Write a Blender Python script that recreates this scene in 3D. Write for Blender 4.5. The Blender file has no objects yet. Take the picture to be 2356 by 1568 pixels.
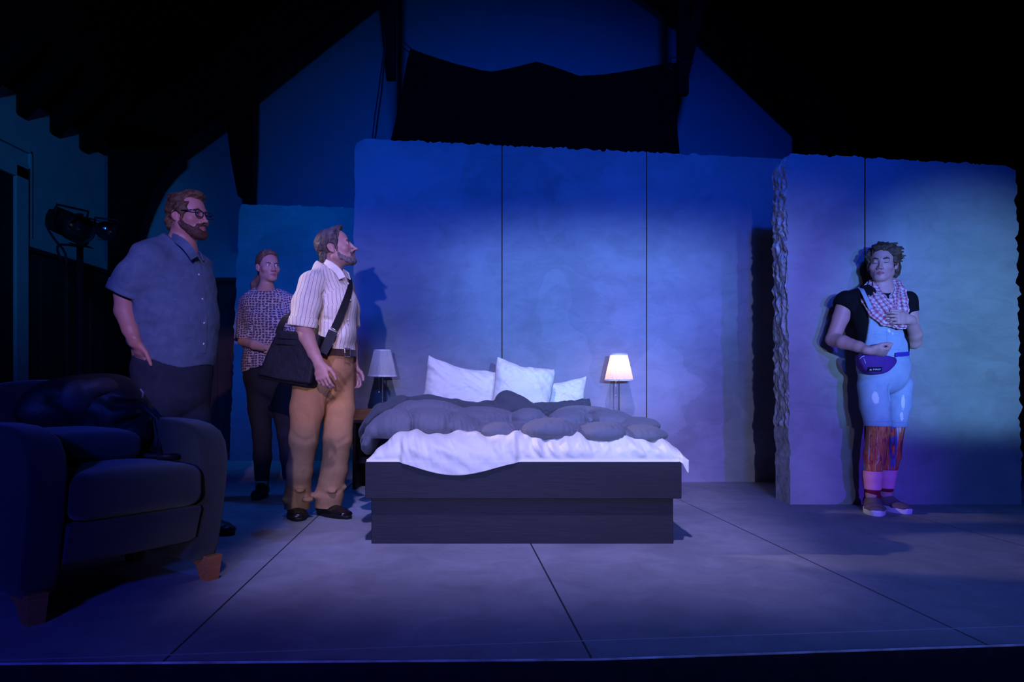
import bpy, bmesh, math, random
import numpy as np
from mathutils import Vector, Matrix, noise as mnoise

random.seed(7); np.random.seed(7)
SC = bpy.context.scene
COL = SC.collection
PI = math.pi

# ------------------------------------------------------------------ camera
F = 1570.0            # focal length in pixels of the 2356 px wide frame
HC = 0.75             # lens height above the stage
HY = 900.0            # pixel row of the horizon
CX = 1178.0
cam_d = bpy.data.cameras.new('camera'); cam = bpy.data.objects.new('camera', cam_d); COL.objects.link(cam)
cam_d.sensor_width = 36.0; cam_d.lens = 36.0 * F / 2356.0
cam_d.shift_y = (HY - 784.0) / 2356.0
cam_d.clip_start = 0.05; cam_d.clip_end = 100
cam.location = (0, 0, HC); cam.rotation_euler = (PI / 2, 0, 0)
SC.camera = cam

# ------------------------------------------------------------------ exposure, world
SC.view_settings.view_transform = 'Standard'; SC.view_settings.look = 'None'
SC.view_settings.gamma = 1.0; SC.view_settings.use_curve_mapping = False
SC.view_settings.exposure = 0.0
world = bpy.data.worlds.new('world'); SC.world = world; world.use_nodes = True
world.node_tree.nodes['Background'].inputs[0].default_value = (0.03, 0.06, 0.3, 1)
world.node_tree.nodes['Background'].inputs[1].default_value = 0.006

# ------------------------------------------------------------------ stage lights
def spot(name, loc, aim, power, color, angle, blend=0.6, size=0.08, shutters=None):
    """a theatre spotlight; shutters = (left, right, top, bottom, softness): points the framing shutters cut at, or None"""
    d = bpy.data.lights.new(name, 'SPOT'); d.energy = power; d.color = color
    d.spot_size = math.radians(angle); d.spot_blend = blend; d.shadow_soft_size = size
    o = bpy.data.objects.new(name, d); COL.objects.link(o); o.location = loc
    o.rotation_euler = (Vector(aim) - Vector(loc)).to_track_quat('-Z', 'Y').to_euler()
    if shutters:
        Mi = Matrix.LocRotScale(Vector(loc), o.rotation_euler, None).inverted()
        d.use_nodes = True; n = d.node_tree.nodes; l = d.node_tree.links; em = n['Emission']
        tc = n.new('ShaderNodeTexCoord'); sp = n.new('ShaderNodeSeparateXYZ'); l.new(tc.outputs['Normal'], sp.inputs[0])
        dv = []
        for ax in 'XY':
            m = n.new('ShaderNodeMath'); m.operation = 'DIVIDE'; l.new(sp.outputs[ax], m.inputs[0])
            mz = n.new('ShaderNodeMath'); mz.operation = 'ABSOLUTE'; l.new(sp.outputs['Z'], mz.inputs[0]); l.new(mz.outputs[0], m.inputs[1]); dv.append(m.outputs[0])
        cur = None
        for q, (pt, axis, sign) in enumerate(zip(shutters[:4], (0, 0, 1, 1), (1, -1, -1, 1))):
            if pt is None: continue
            p = Mi @ Vector(pt); t = p[axis] / -p.z; sf = shutters[4][q] if isinstance(shutters[4], tuple) else shutters[4]
            r = n.new('ShaderNodeMapRange'); r.interpolation_type = 'SMOOTHSTEP'; r.clamp = True
            l.new(dv[axis], r.inputs['Value']); r.inputs['From Min'].default_value = t - sf; r.inputs['From Max'].default_value = t + sf
            r.inputs['To Min'].default_value = 0.0 if sign > 0 else 1.0; r.inputs['To Max'].default_value = 1.0 if sign > 0 else 0.0
            if cur is None: cur = r.outputs['Result']
            else:
                m = n.new('ShaderNodeMath'); m.operation = 'MULTIPLY'; l.new(cur, m.inputs[0]); l.new(r.outputs['Result'], m.inputs[1]); cur = m.outputs[0]
        l.new(cur, em.inputs['Strength'])
    return o
LIGHTS = [  # name, location, aim, cone angle, blend, lamp radius, shutters, colour x power
    ('front_spot', (-0.2, -6.0, 1.5), (0.3, 5.66, 1.2), 30, 0.15, 0.06, ((-1.45, 4.06, 1), (2.2, 4.53, 1), (0.3, 5.66, 2.04), (0, 2.7, 0), 0.028), (640.0, 690.0, 1250.0)),
    ('front_spot', (2.6, -6.0, 1.5), (2.0, 4.53, 0.9), 26, 0.15, 0.06, ((0.6, 5.66, 1), (2.75, 4.53, 1), (2.0, 4.53, 1.68), (2, 3.3, 0), 0.03), (300.0, 90.0, 2600.0)),
    ('sky_spot', (1.2, -6.0, 1.4), (0.62, 5.66, 1.55), 15, 1.0, 0.06, (None, None, (0.3, 5.66, 2.06), None, 0.028), (950.0, 2350.0, 6600.0)),
    ('blue_wash', (0.2, -4.5, 4.6), (0.5, 5.66, 2.0), 42, 1.0, 0.25, (None, None, None, (0.5, 5.66, 1.15), 0.06), (0.0, 214.1, 3422.6)),
    ('blue_back', (0.0, -3.0, 3.2), (-1.4, 8.5, 2.1), 50, 1.0, 0.25, None, (0.0, 100.0, 660.0)),
    ('teal_spot', (1.0, -6.0, 1.1), (2.95, 4.53, 1.15), 12, 1.0, 0.05, (None, None, None, (2.95, 4.53, 0.47), 0.012), (1100.0, 2800.0, 5600.0)),
    ('key_spot', (-4.4, 4.35, 3.0), (-1.35, 3.85, 1.40), 30, 0.3, 0.05, ((-1.1, 4.33, 1.4), (-1.73, 3.66, 1.4), (-1.05, 4.06, 1.62), (-1.1, 4.06, 1.05), 0.012), (420.0, 345.0, 420.0)),
    ('side_spot', (0.5, -3.0, 3.4), (-4.75, 6.6, 2.7), 20, 0.9, 0.2, None, (20.0, 300.0, 1050.0)),
    ('bed_spot', (-0.1, 0.4, 5.2), (0.05, 3.7, 0.3), 50, 0.2, 0.08, ((-1.22, 3.9, 0), (1.35, 3.4, 0), (0, 5.3, 1.32), (0, 2.62, 0), (0.035, 0.05, 0.035, 0.10)), (560.0, 500.0, 1250.0)),
    ('floor_wash', (0.8, -4.0, 5.0), (1.7, 3.9, 0.0), 34, 1.0, 0.3, None, (60.0, 180.0, 1300.0)),
    ('panel_fill', (-1.7, 5.0, 4.7), (-2.6, 7.4, 1.5), 55, 1.0, 0.1, None, (0.0, 59.2, 259.7)),  # added fill lamp above the upstage panel, only there to brighten it
    ('blue_top', (-1.7, 5.0, 4.7), (-1.55, 4.25, 0.0), 44, 1.0, 0.1, None, (0.0, 24.0, 190.0)),
    ('house_wash', (-1.0, -5.5, 3.5), (-1.6, 2.6, 0.6), 34, 0.8, 0.3, None, (40.0, 60.0, 1200.0)),
    ('warm_spot', (1.5, -6.0, 3.0), (-1.25, 4.06, 1.2), 22, 0.2, 0.06, ((-2.2, 4.0, 1), (-0.95, 4.06, 1), (-1.2, 4.06, 1.95), (-1.2, 4.06, 0.5), 0.008), (1450.0, 900.0, 1400.0)),
]
for nm, lc, am, an, bl, sz, shs, cp in LIGHTS:
    pw = max(cp)
    if pw > 0: spot(nm, lc, am, pw, tuple(c / pw for c in cp), an, bl, sz, shs)

# ------------------------------------------------------------------ pixel helpers
def P(px, py, d):
    return Vector(((px - CX) * d / F, d, HC + (HY - py) * d / F))
def G(px, py):
    d = F * HC / (py - HY)
    return Vector(((px - CX) * d / F, d, 0.0))

# ------------------------------------------------------------------ object helpers
def link(o, parent=None):
    COL.objects.link(o)
    if parent is not None: o.parent = parent
    return o
def thing(name, label, cat, loc=(0, 0, 0), rotz=0.0, group=None):
    o = bpy.data.objects.new(name, None); link(o); o.location = loc; o.rotation_euler = (0, 0, rotz)
    o.empty_display_size = 0.05
    o['label'] = label; o['category'] = cat
    if group: o['group'] = group
    return o
def tag(o, label, cat, group=None):
    o['label'] = label; o['category'] = cat
    if group: o['group'] = group
    return o
def struct(o):
    o['kind'] = 'structure'; return o
def from_bm(name, bm, mat, parent=None, smooth=False, loc=None):
    me = bpy.data.meshes.new(name); bm.to_mesh(me); bm.free()
    if mat is not None:
        for m in (mat if isinstance(mat, (list, tuple)) else [mat]): me.materials.append(m)
    if smooth:
        me.polygons.foreach_set('use_smooth', [True] * len(me.polygons))
    o = bpy.data.objects.new(name, me); link(o, parent)
    if loc is not None: o.location = loc
    return o
def bm_box(bm, lo, hi, bevel=0.0, mi=0, M=None):
    r = bmesh.ops.create_cube(bm, size=1.0)
    vs = r['verts']
    for v in vs:
        v.co = Vector([(lo[i] + hi[i]) / 2 + v.co[i] * (hi[i] - lo[i]) for i in range(3)])
    es = list({e for v in vs for e in v.link_edges}); fs = list({f for v in vs for f in v.link_faces})
    if bevel > 0:
        rb = bmesh.ops.bevel(bm, geom=es, offset=bevel, segments=2, profile=0.5, affect='EDGES')
        vs = list({v for f in rb['faces'] for v in f.verts} | {v for v in vs if v.is_valid})
    for v in vs:
        for f in v.link_faces: f.material_index = mi
    if M is not None:
        for v in vs: v.co = M @ v.co
    return vs
def box(name, lo, hi, mat, parent=None, bevel=0.0):
    bm = bmesh.new(); bm_box(bm, lo, hi, bevel)
    return from_bm(name, bm, mat, parent)
def bm_tube(bm, pts, rad, seg=10, cap=True):
    pts = [Vector(p) for p in pts]; n = len(pts)
    rads = rad if isinstance(rad, (list, tuple)) else [rad] * n
    rings = []; prev = None
    for i, p in enumerate(pts):
        t = (pts[min(i + 1, n - 1)] - pts[max(i - 1, 0)]).normalized()
        if prev is None:
            a = t.orthogonal().normalized()
        else:
            a = (prev - t * prev.dot(t)); a = a.normalized() if a.length > 1e-6 else t.orthogonal().normalized()
        prev = a; b = t.cross(a)
        rings.append([bm.verts.new(p + (a * math.cos(2 * PI * k / seg) + b * math.sin(2 * PI * k / seg)) * rads[i]) for k in range(seg)])
    for i in range(n - 1):
        for k in range(seg):
            bm.faces.new((rings[i][k], rings[i][(k + 1) % seg], rings[i + 1][(k + 1) % seg], rings[i + 1][k]))
    if cap:
        bm.faces.new(rings[0][::-1]); bm.faces.new(rings[-1])
def tube(name, pts, rad, mat, parent=None, seg=10):
    bm = bmesh.new(); bm_tube(bm, pts, rad, seg)
    return from_bm(name, bm, mat, parent, True)
def bm_lathe(bm, prof, seg=32, c=(0, 0, 0), closed_ends=True):
    rings = []
    for r, z in prof:
        rings.append([bm.verts.new((c[0] + r * math.cos(2 * PI * k / seg), c[1] + r * math.sin(2 * PI * k / seg), c[2] + z)) for k in range(seg)])
    for i in range(len(prof) - 1):
        for k in range(seg):
            bm.faces.new((rings[i][k], rings[i][(k + 1) % seg], rings[i + 1][(k + 1) % seg], rings[i + 1][k]))
    if closed_ends:
        bm.faces.new(rings[0][::-1]); bm.faces.new(rings[-1])
def lathe(name, prof, mat, parent=None, seg=32, c=(0, 0, 0), closed_ends=True, smooth=True):
    bm = bmesh.new(); bm_lathe(bm, prof, seg, c, closed_ends)
    return from_bm(name, bm, mat, parent, smooth)
def bm_prism(bm, pts2, y0, y1):
    """closed outline in the x-z plane, given thickness in y"""
    a = [bm.verts.new((x, y0, z)) for x, z in pts2]; b = [bm.verts.new((x, y1, z)) for x, z in pts2]
    bm.faces.new(a); bm.faces.new(b[::-1]); n = len(pts2)
    for i in range(n): bm.faces.new((a[i], b[i], b[(i + 1) % n], a[(i + 1) % n]))
    bmesh.ops.recalc_face_normals(bm, faces=bm.faces)
def prism(name, pts2, y0, y1, mat, parent=None):
    bm = bmesh.new(); bm_prism(bm, pts2, y0, y1)
    return from_bm(name, bm, mat, parent)
def pxz(pts, d):
    return [((x - CX) * d / F, HC + (HY - y) * d / F) for x, y in pts]

# ------------------------------------------------------------------ materials
class NT:
    def __init__(self, name, rough=0.8, spec=0.3, color=(0.5, 0.5, 0.5), metallic=0.0):
        self.m = bpy.data.materials.new(name); self.m.use_nodes = True
        self.t = self.m.node_tree; self.n = self.t.nodes; self.l = self.t.links
        self.b = self.n['Principled BSDF']
        self.b.inputs['Roughness'].default_value = rough
        self.b.inputs['Specular IOR Level'].default_value = spec
        self.b.inputs['Base Color'].default_value = (*color, 1)
        self.b.inputs['Metallic'].default_value = metallic
    def node(self, typ, **kw):
        x = self.n.new(typ)
        for k, v in kw.items():
            if k.startswith('i_'):
                key = k[2:]; key = int(key) if key.isdigit() else key.replace('_', ' ')
                if hasattr(v, 'is_linked') or isinstance(v, bpy.types.NodeSocket): self.l.new(v, x.inputs[key])
                else: x.inputs[key].default_value = v
            else: setattr(x, k, v)
        return x
    def coord(self, kind='Object'): return self.node('ShaderNodeTexCoord').outputs[kind]
    def attr(self, name): return self.node('ShaderNodeAttribute', attribute_name=name)
    def mapping(self, vec, scale=(1, 1, 1), rot=(0, 0, 0), loc=(0, 0, 0)):
        x = self.node('ShaderNodeMapping'); self.l.new(vec, x.inputs['Vector'])
        x.inputs['Scale'].default_value = scale; x.inputs['Rotation'].default_value = rot; x.inputs['Location'].default_value = loc
        return x.outputs[0]
    def noise(self, vec, scale=5, detail=4, rough=0.55, dist=0.0):
        x = self.node('ShaderNodeTexNoise'); self.l.new(vec, x.inputs['Vector'])
        x.inputs['Scale'].default_value = scale; x.inputs['Detail'].default_value = detail
        x.inputs['Roughness'].default_value = rough; x.inputs['Distortion'].default_value = dist
        return x.outputs['Fac']
    def ramp(self, fac, stops, interp='LINEAR'):
        x = self.node('ShaderNodeValToRGB'); self.l.new(fac, x.inputs[0]); cr = x.color_ramp; cr.interpolation = interp
        while len(cr.elements) < len(stops): cr.elements.new(0.5)
        for e, (p, c) in zip(cr.elements, stops):
            e.position = p; e.color = (*c, 1) if len(c) == 3 else c
        return x.outputs[0]
    def math(self, op, a, b=None, c=None, clamp=False):
        x = self.node('ShaderNodeMath', operation=op); x.use_clamp = clamp
        for i, v in enumerate((a, b, c)):
            if v is None: continue
            if isinstance(v, (int, float)): x.inputs[i].default_value = v
            else: self.l.new(v, x.inputs[i])
        return x.outputs[0]
    def mix(self, fac, a, b, mode='MIX'):
        x = self.node('ShaderNodeMix', data_type='RGBA', blend_type=mode)
        if isinstance(fac, (int, float)): x.inputs[0].default_value = fac
        else: self.l.new(fac, x.inputs[0])
        for i, v in ((6, a), (7, b)):
            if isinstance(v, tuple): x.inputs[i].default_value = (*v[:3], 1)
            else: self.l.new(v, x.inputs[i])
        return x.outputs[2]
    def color(self, s): self.l.new(s, self.b.inputs['Base Color'])
    def bump(self, h, strength=0.3, dist=0.01):
        x = self.node('ShaderNodeBump'); self.l.new(h, x.inputs['Height'])
        x.inputs['Strength'].default_value = strength; x.inputs['Distance'].default_value = dist
        self.l.new(x.outputs[0], self.b.inputs['Normal'])
    def sep(self, vec):
        x = self.node('ShaderNodeSeparateXYZ'); self.l.new(vec, x.inputs[0]); return x.outputs
    def comb(self, x_, y_, z_):
        n = self.node('ShaderNodeCombineXYZ')
        for i, v in enumerate((x_, y_, z_)):
            if isinstance(v, (int, float)): n.inputs[i].default_value = v
            else: self.l.new(v, n.inputs[i])
        return n.outputs[0]

def plain(name, color, rough=0.8, spec=0.3, metallic=0.0, var=0.25, scale=20, bump=0.0, bscale=120, bdist=0.004):
    t = NT(name, rough, spec, color, metallic)
    o = t.coord()
    n = t.noise(o, scale, 4)
    t.color(t.ramp(n, [(0.3, tuple(c * (1 - var) for c in color)), (0.7, tuple(min(1, c * (1 + var)) for c in color))]))
    if bump > 0: t.bump(t.noise(o, bscale, 3), bump, bdist)
    return t.m

def concrete(name, base, seams_x=(), seam_w=0.004, contrast=0.35):
    t = NT(name, 0.9, 0.15)
    o = t.coord()
    n1 = t.noise(o, 1.3, 5, 0.6, 0.6)
    n2 = t.noise(t.mapping(o, (2.2, 2.2, 5.0), (0.3, 0.5, 0.7)), 1.6, 4, 0.65, 1.2)
    vor = t.node('ShaderNodeTexVoronoi', distance='CHEBYCHEV'); vor.inputs['Scale'].default_value = 2.4; vor.inputs['Randomness'].default_value = 1.0
    nz = t.node('ShaderNodeTexNoise'); t.l.new(o, nz.inputs['Vector']); nz.inputs['Scale'].default_value = 3.0
    mv = t.node('ShaderNodeMix', data_type='VECTOR'); mv.inputs[0].default_value = 0.25
    t.l.new(t.mapping(o, (1, 1, 1), (0.4, 0.9, 0.3)), mv.inputs[4]); t.l.new(nz.outputs['Color'], mv.inputs[5])
    t.l.new(mv.outputs[1], vor.inputs['Vector'])
    vc = t.sep(vor.outputs['Color'])[0]
    fine = t.noise(o, 60, 3, 0.7)
    s = t.math('ADD', t.math('MULTIPLY', n1, 0.5), t.math('MULTIPLY', n2, 0.3))
    s = t.math('ADD', s, t.math('MULTIPLY', vc, 0.09))
    s = t.math('ADD', s, t.math('MULTIPLY', fine, 0.08))
    lo = tuple(c * (1 - contrast) for c in base); hi = tuple(min(1, c * (1 + contrast)) for c in base)
    col = t.ramp(s, [(0.36, lo), (0.62, hi)])
    x = t.sep(o)[0]
    for sx in seams_x:
        dd = t.math('ABSOLUTE', t.math('SUBTRACT', x, sx))
        col = t.mix(t.math('LESS_THAN', dd, seam_w), col, (0.01, 0.01, 0.012))
    t.color(col)
    t.bump(s, 0.35, 0.02)
    return t.m

M = {}
M['black'] = plain('black_paint', (0.004, 0.004, 0.005), 0.9, 0.05)
M['roof'] = plain('dark_roof_timber', (0.006, 0.005, 0.005), 0.9, 0.05)
M['drape'] = plain('black_drape', (0.0035, 0.0035, 0.004), 1.0, 0.0)
M['plaster'] = plain('plaster_wall', (0.30, 0.31, 0.34), 0.9, 0.1, var=0.06, scale=6, bump=0.3, bscale=200, bdist=0.002)
M['metal_black'] = plain('black_metal', (0.008, 0.008, 0.008), 0.6, 0.2)
M['chrome'] = plain('brushed_chrome', (0.75, 0.73, 0.72), 0.25, 0.5, 1.0, var=0.05)
M['brass'] = plain('polished_brass', (0.85, 0.62, 0.32), 0.22, 0.5, 1.0, var=0.05)

# ================================================================== SETTING
# ------------------------------------------------------------------ stage floor
def floor_material():
    t = NT('painted_stage_floor', 0.62, 0.25)
    o = t.coord()
    n1 = t.noise(o, 0.9, 5, 0.6, 0.5); n2 = t.noise(o, 4.5, 5, 0.65, 0.8); n3 = t.noise(o, 70, 3)
    s = t.math('ADD', t.math('MULTIPLY', n1, 0.5), t.math('MULTIPLY', n2, 0.4)); s = t.math('ADD', s, t.math('MULTIPLY', n3, 0.1))
    col = t.ramp(s, [(0.36, (0.19, 0.19, 0.205)), (0.5, (0.27, 0.27, 0.285)), (0.66, (0.37, 0.365, 0.375))])
    r = t.mapping(o, (1, 1, 1), (0, 0, math.radians(-5.2)))
    # panel joints every 1.19 m across, 2.44 m along
    X, Y, Z = t.sep(r)
    w = t.math('PINGPONG', t.math('ADD', X, OFFX), 0.595)
    col = t.mix(t.math('LESS_THAN', w, 0.0035), col, (0.03, 0.03, 0.035))
    w2 = t.math('PINGPONG', t.math('ADD', Y, OFFY), 1.22)
    near = t.math('LESS_THAN', w2, 0.004)
    col = t.mix(near, col, (0.42, 0.42, 0.44))
    t.color(col); t.bump(s, 0.15, 0.01)
    return t.m
_ang = math.radians(-5.2)
def _rot(p): return (p[0] * math.cos(_ang) - p[1] * math.sin(_ang), p[0] * math.sin(_ang) + p[1] * math.cos(_ang))
_q = _rot(G(1290, 1380)[:2]); OFFX = -_q[0]
_q = _rot(G(822, 1168)[:2]); OFFY = -_q[1]
M['floor'] = floor_material()
M['stage_face'] = plain('black_stage_facing', (0.012, 0.012, 0.016), 0.9, 0.1)
edge = [(-7.0, 1.80), (G(0, 1527).x, G(0, 1527).y), (G(1360, 1517).x, G(1360, 1517).y), (G(2356, 1483).x, G(2356, 1483).y), (7.0, 2.60)]
bm = bmesh.new()
top = [bm.verts.new((x, y, 0)) for x, y in edge] + [bm.verts.new((7.0, 8.9, 0)), bm.verts.new((-7.0, 8.9, 0))]
bm.faces.new(top)
low = [bm.verts.new((x, y, -0.9)) for x, y in edge]
for i in range(len(edge) - 1):
    f = bm.faces.new((low[i], low[i + 1], top[i + 1], top[i])); f.material_index = 1
bmesh.ops.recalc_face_normals(bm, faces=bm.faces)
struct(from_bm('floor', bm, [M['floor'], M['stage_face']]))
# metal nosing along the stage edge
bm = bmesh.new(); bm_tube(bm, [(x, y, 0.0005) for x, y in edge], 0.0035, 6)
struct(from_bm('trim_1', bm, plain('worn_edge_paint', (0.42, 0.42, 0.45), 0.5, 0.4, var=0.6, scale=9)))
# floor of the house in front of the stage
struct(box('floor_house', (-7, -7.5, -0.95), (7, 2.7, -0.9), M['black']))

# ------------------------------------------------------------------ gable wall, side wall, roof
YB = 8.5
gable = [(-4.75, 0), (5.3, 0), (5.3, 3.65), (0.3, 8.6), (-4.75, 3.65)]
M['wainscot'] = plain('dark_wainscot', (0.030, 0.014, 0.011), 0.5, 0.4, var=0.3, scale=4)
struct(prism('wall_back', gable, YB, YB + 0.2, M['plaster']))
zc = 2.157
bm = bmesh.new(); bm_box(bm, (-4.74, YB - 0.03, 0), (5.28, YB, zc))
for k in range(12):
    x = -4.5 + 0.82 * k
    bm_box(bm, (x - 0.03, YB - 0.05, 0.05), (x + 0.03, YB - 0.03, zc - 0.08))
bm_box(bm, (-4.74, YB - 0.07, zc - 0.05), (5.28, YB, zc))
bm_box(bm, (-4.74, YB - 0.05, 0.0), (5.28, YB, 0.2))
struct(from_bm('wall_back_wainscot', bm, M['wainscot']))
XL = -4.75
M['plaster_side'] = plain('side_wall_plaster', (0.26, 0.30, 0.31), 0.9, 0.1, var=0.08, scale=5, bump=0.3, bscale=160, bdist=0.002)
bm = bmesh.new(); bm_box(bm, (XL - 0.2, 2.0, 0), (XL, YB, 3.9))
struct(from_bm('wall_left', bm, M['plaster_side']))
# flat pilaster strip at the corner of the side wall, in darker plaster
bm = bmesh.new(); bm_box(bm, (XL, 7.95, zc), (XL + 0.06, YB, 3.7)); struct(from_bm('wall_left_pilaster', bm, plain('dark_corner_plaster', (0.10, 0.10, 0.13), 0.9, 0.1)))
bm = bmesh.new()
bm_box(bm, (XL, 6.62, 0), (XL + 0.03, YB, zc - 0.02))
bm_box(bm, (XL, 6.62, zc - 0.04), (XL + 0.07, YB, zc + 0.0))
for k in range(5):
    y = 6.85 + 0.4 * k
    bm_box(bm, (XL + 0.03, y - 0.03, 0.1), (XL + 0.05, y + 0.03, zc - 0.1))
struct(from_bm('wall_left_wainscot', bm, M['wainscot']))
# chair-rail moulding and picture moulding painted like the wall
bm = bmesh.new(); bm_box(bm, (XL, 6.55, zc), (XL + 0.035, 7.95, zc + 0.10), 0.008)
struct(from_bm('trim_2', bm, M['plaster_side']))
# doorway at the far left of the side wall: casing and dark leaf
dz = 2.78
bm = bmesh.new()
bm_box(bm, (XL, 6.43, 0), (XL + 0.08, 6.60, dz + 0.12), 0.01)
bm_box(bm, (XL, 5.0, dz), (XL + 0.08, 6.60, dz + 0.16), 0.01)
bm_box(bm, (XL, 5.0, dz + 0.30), (XL + 0.03, 6.72, dz + 0.33), 0.005)
bm_box(bm, (XL, 6.69, zc), (XL + 0.03, 6.72, dz + 0.33), 0.005)
struct(from_bm('trim_3', bm, M['plaster_side']))
d1 = box('door_1', (XL, 5.2, 0.02), (XL + 0.05, 6.43, dz), plain('dark_door', (0.012, 0.010, 0.012), 0.6, 0.2)); struct(d1)

# roof: two dark slopes with rafters, following the gable
def roof_z_left(x): return 4.54 + 0.80 * (x + 3.21) + 0.35
def roof_z_right(x): return 4.20 + 0.96 * (3.595 - x) + 0.35
bm = bmesh.new()
y0, y1 = -7.5, YB + 0.2
prof = [(-6.0, 3.72), (-4.75, 3.72), (-4.40, 3.88), (-3.21, 4.72), (0.33, 7.75), (3.6, 4.55), (5.3, 3.4), (6.3, 2.6)]
lo = [bm.verts.new((x, y0, z)) for x, z in prof]; hi = [bm.verts.new((x, y1, z)) for x, z in prof]
lo2 = [bm.verts.new((x, y0, z + 0.25)) for x, z in prof]; hi2 = [bm.verts.new((x, y1, z + 0.25)) for x, z in prof]
for i in range(len(prof) - 1):
    bm.faces.new((lo[i], lo[i + 1], hi[i + 1], hi[i])); bm.faces.new((lo2[i], hi2[i], hi2[i + 1], lo2[i + 1]))
bmesh.ops.recalc_face_normals(bm, faces=bm.faces)
struct(from_bm('ceiling', bm, M['roof']))
# eaves corbels over the side wall: blocks with a slanted foot at each rafter
bm = bmesh.new()
for k in range(6):
    y = 6.12 + 0.475 * k
    a = [(XL, 3.76), (XL, 3.42), (XL + 0.02, 3.40), (XL + 0.55, 3.95), (XL + 0.55, 4.05)]
    n0 = [bm.verts.new((x, y - 0.06, z)) for x, z in a]; n1 = [bm.verts.new((x, y + 0.06, z)) for x, z in a]
    bm.faces.new(n0); bm.faces.new(n1[::-1])
    for i in range(5): bm.faces.new((n0[i], n1[i], n1[(i + 1) % 5], n0[(i + 1) % 5]))
bm_box(bm, (XL, 4.5, 3.60), (XL + 0.10, YB, 3.76))
bmesh.ops.recalc_face_normals(bm, faces=bm.faces)
struct(from_bm('trim_4', bm, M['roof']))

# far truss, close in front of the gable
YT = 7.75
def px_part(name, pts, d0, d1, mat, parent):
    o = prism(name, pxz(pts, d1), d0, d1, mat, None); o.parent = parent; return o
tr = thing('roof_truss', 'black timber roof truss with curved braces against the blue gable wall', 'roof truss', (0, 0, 0))
px_part('rafter', [(300, -260), (1178, -260), (835, 0), (585, 199), (527, 252), (421, 330), (421, 352), (340, 352), (200, 352), (200, 250)], YT, YT + 0.12, M['roof'], tr)
px_part('post', [(545, 180), (586, 180), (583, 330), (577, 457), (557, 457), (541, 372), (526, 250)], YT - 0.02, YT + 0.11, M['roof'], tr)
arc = [(421, 330), (419, 349), (396, 372), (372, 402), (352, 440), (336, 480), (322, 525), (312, 570), (304, 615), (299, 660), (296, 760), (294, 1040)]
px_part('curved_brace', arc + [(262, 1040), (262, 300), (340, 300)], YT, YT + 0.12, M['roof'], tr)
px_part('rafter', [(1178, -260), (2300, -260), (2400, 420), (1950, 420), (1902, 345), (1903, 322), (1886, 304), (1842, 262), (1615, 45)], YT, YT + 0.12, M['roof'], tr)
px_part('post', [(1842, 240), (1880, 240), (1874, 308), (1868, 345), (1866, 620), (1843, 620)], YT - 0.02, YT + 0.11, M['roof'], tr)
px_part('curved_brace', [(1902, 335), (1960, 335), (2330, 1000), (1960, 1000), (1893, 500)], YT, YT + 0.12, M['roof'], tr)
# near truss: two hanging posts the drape is tied to
YN = 6.55
t2 = thing('hanging_post', 'dark square timber post hanging above the left end of the black drape', 'roof post', (0, 0, 0))
px_part('shaft', [(890, -330), (914, -330), (911, 187), (891, 187)], YN, YN + 0.08, M['roof'], t2)
px_part('brace', [(820, -330), (880, -330), (876, 0), (886, 110), (893, 150), (893, 187), (891, 187), (888, 150), (872, 0)], YN + 0.01, YN + 0.07, M['roof'], t2)
t3 = thing('hanging_post', 'dark timber post with slanted brace hanging at the right end of the black drape', 'roof post', (0, 0, 0))
px_part('shaft', [(1555, -330), (1580, -330), (1580, 222), (1556, 222)], YN, YN + 0.08, M['roof'], t3)
px_part('brace', [(1655, -330), (1690, -330), (1614, 45), (1594, 128), (1571, 222), (1560, 222), (1580, 78), (1592, 18), (1600, -40)], YN + 0.01, YN + 0.07, M['roof'], t3)

# ------------------------------------------------------------------ scenic flats with broken edges
def ragged(a, b, n, amp, freq, seed, axis):
    """points from a to b with a broken, chipped offset along axis"""
    out = []; rnd = random.Random(seed)
    for i in range(n):
        t = i / (n - 1); p = Vector((a[0] + (b[0] - a[0]) * t, 0, a[1] + (b[1] - a[1]) * t))
        w = mnoise.noise(Vector((t * freq, seed, 0))) * 0.6 + mnoise.noise(Vector((t * freq * 3.1, seed, 4))) * 0.4 + rnd.uniform(-0.25, 0.25)
        p += Vector((axis[0], 0, axis[1])) * amp * w * min(1, 6 * min(t, 1 - t) + 0.15)
        out.append((p.x, p.z))
    return out
def flat(name, outline, y, thick, mat, edge_mat, seed, rough=0.02, rings=6, label=None):
    bm = bmesh.new(); n = len(outline)
    ring = []
    cx = sum(p[0] for p in outline) / n; cz = sum(p[1] for p in outline) / n
    for r in range(rings + 1):
        t = r / rings; row = []
        for i, (x, z) in enumerate(outline):
            w = 0.0
            if 0 < r and z > 0.01:
                w = mnoise.noise(Vector((x * 14, z * 14, seed + t * 9))) * rough + mnoise.noise(Vector((x * 45, z * 45, seed + t * 25))) * rough * 0.6
                w += rough * 0.5 * math.sin(t * PI)
            dx, dz = x - cx, z - cz
            if abs(dx) / (max(abs(p[0] - cx) for p in outline)) > abs(dz) / 1.2: nx, nz = (1 if dx > 0 else -1), 0
            else: nx, nz = 0, (1 if dz > 0 else 0)
            row.append(bm.verts.new((x + nx * w, y + thick * t, z + nz * w)))
        ring.append(row)
    f = bm.faces.new(ring[0]); f.material_index = 0
    f = bm.faces.new(ring[-1][::-1]); f.material_index = 0
    for r in range(rings):
        for i in range(n):
            g = bm.faces.new((ring[r][i], ring[r][(i + 1) % n], ring[r + 1][(i + 1) % n], ring[r + 1][i])); g.material_index = 1
    bmesh.ops.recalc_face_normals(bm, faces=bm.faces)
    return struct(from_bm(name, bm, [mat, edge_mat]))
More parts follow.
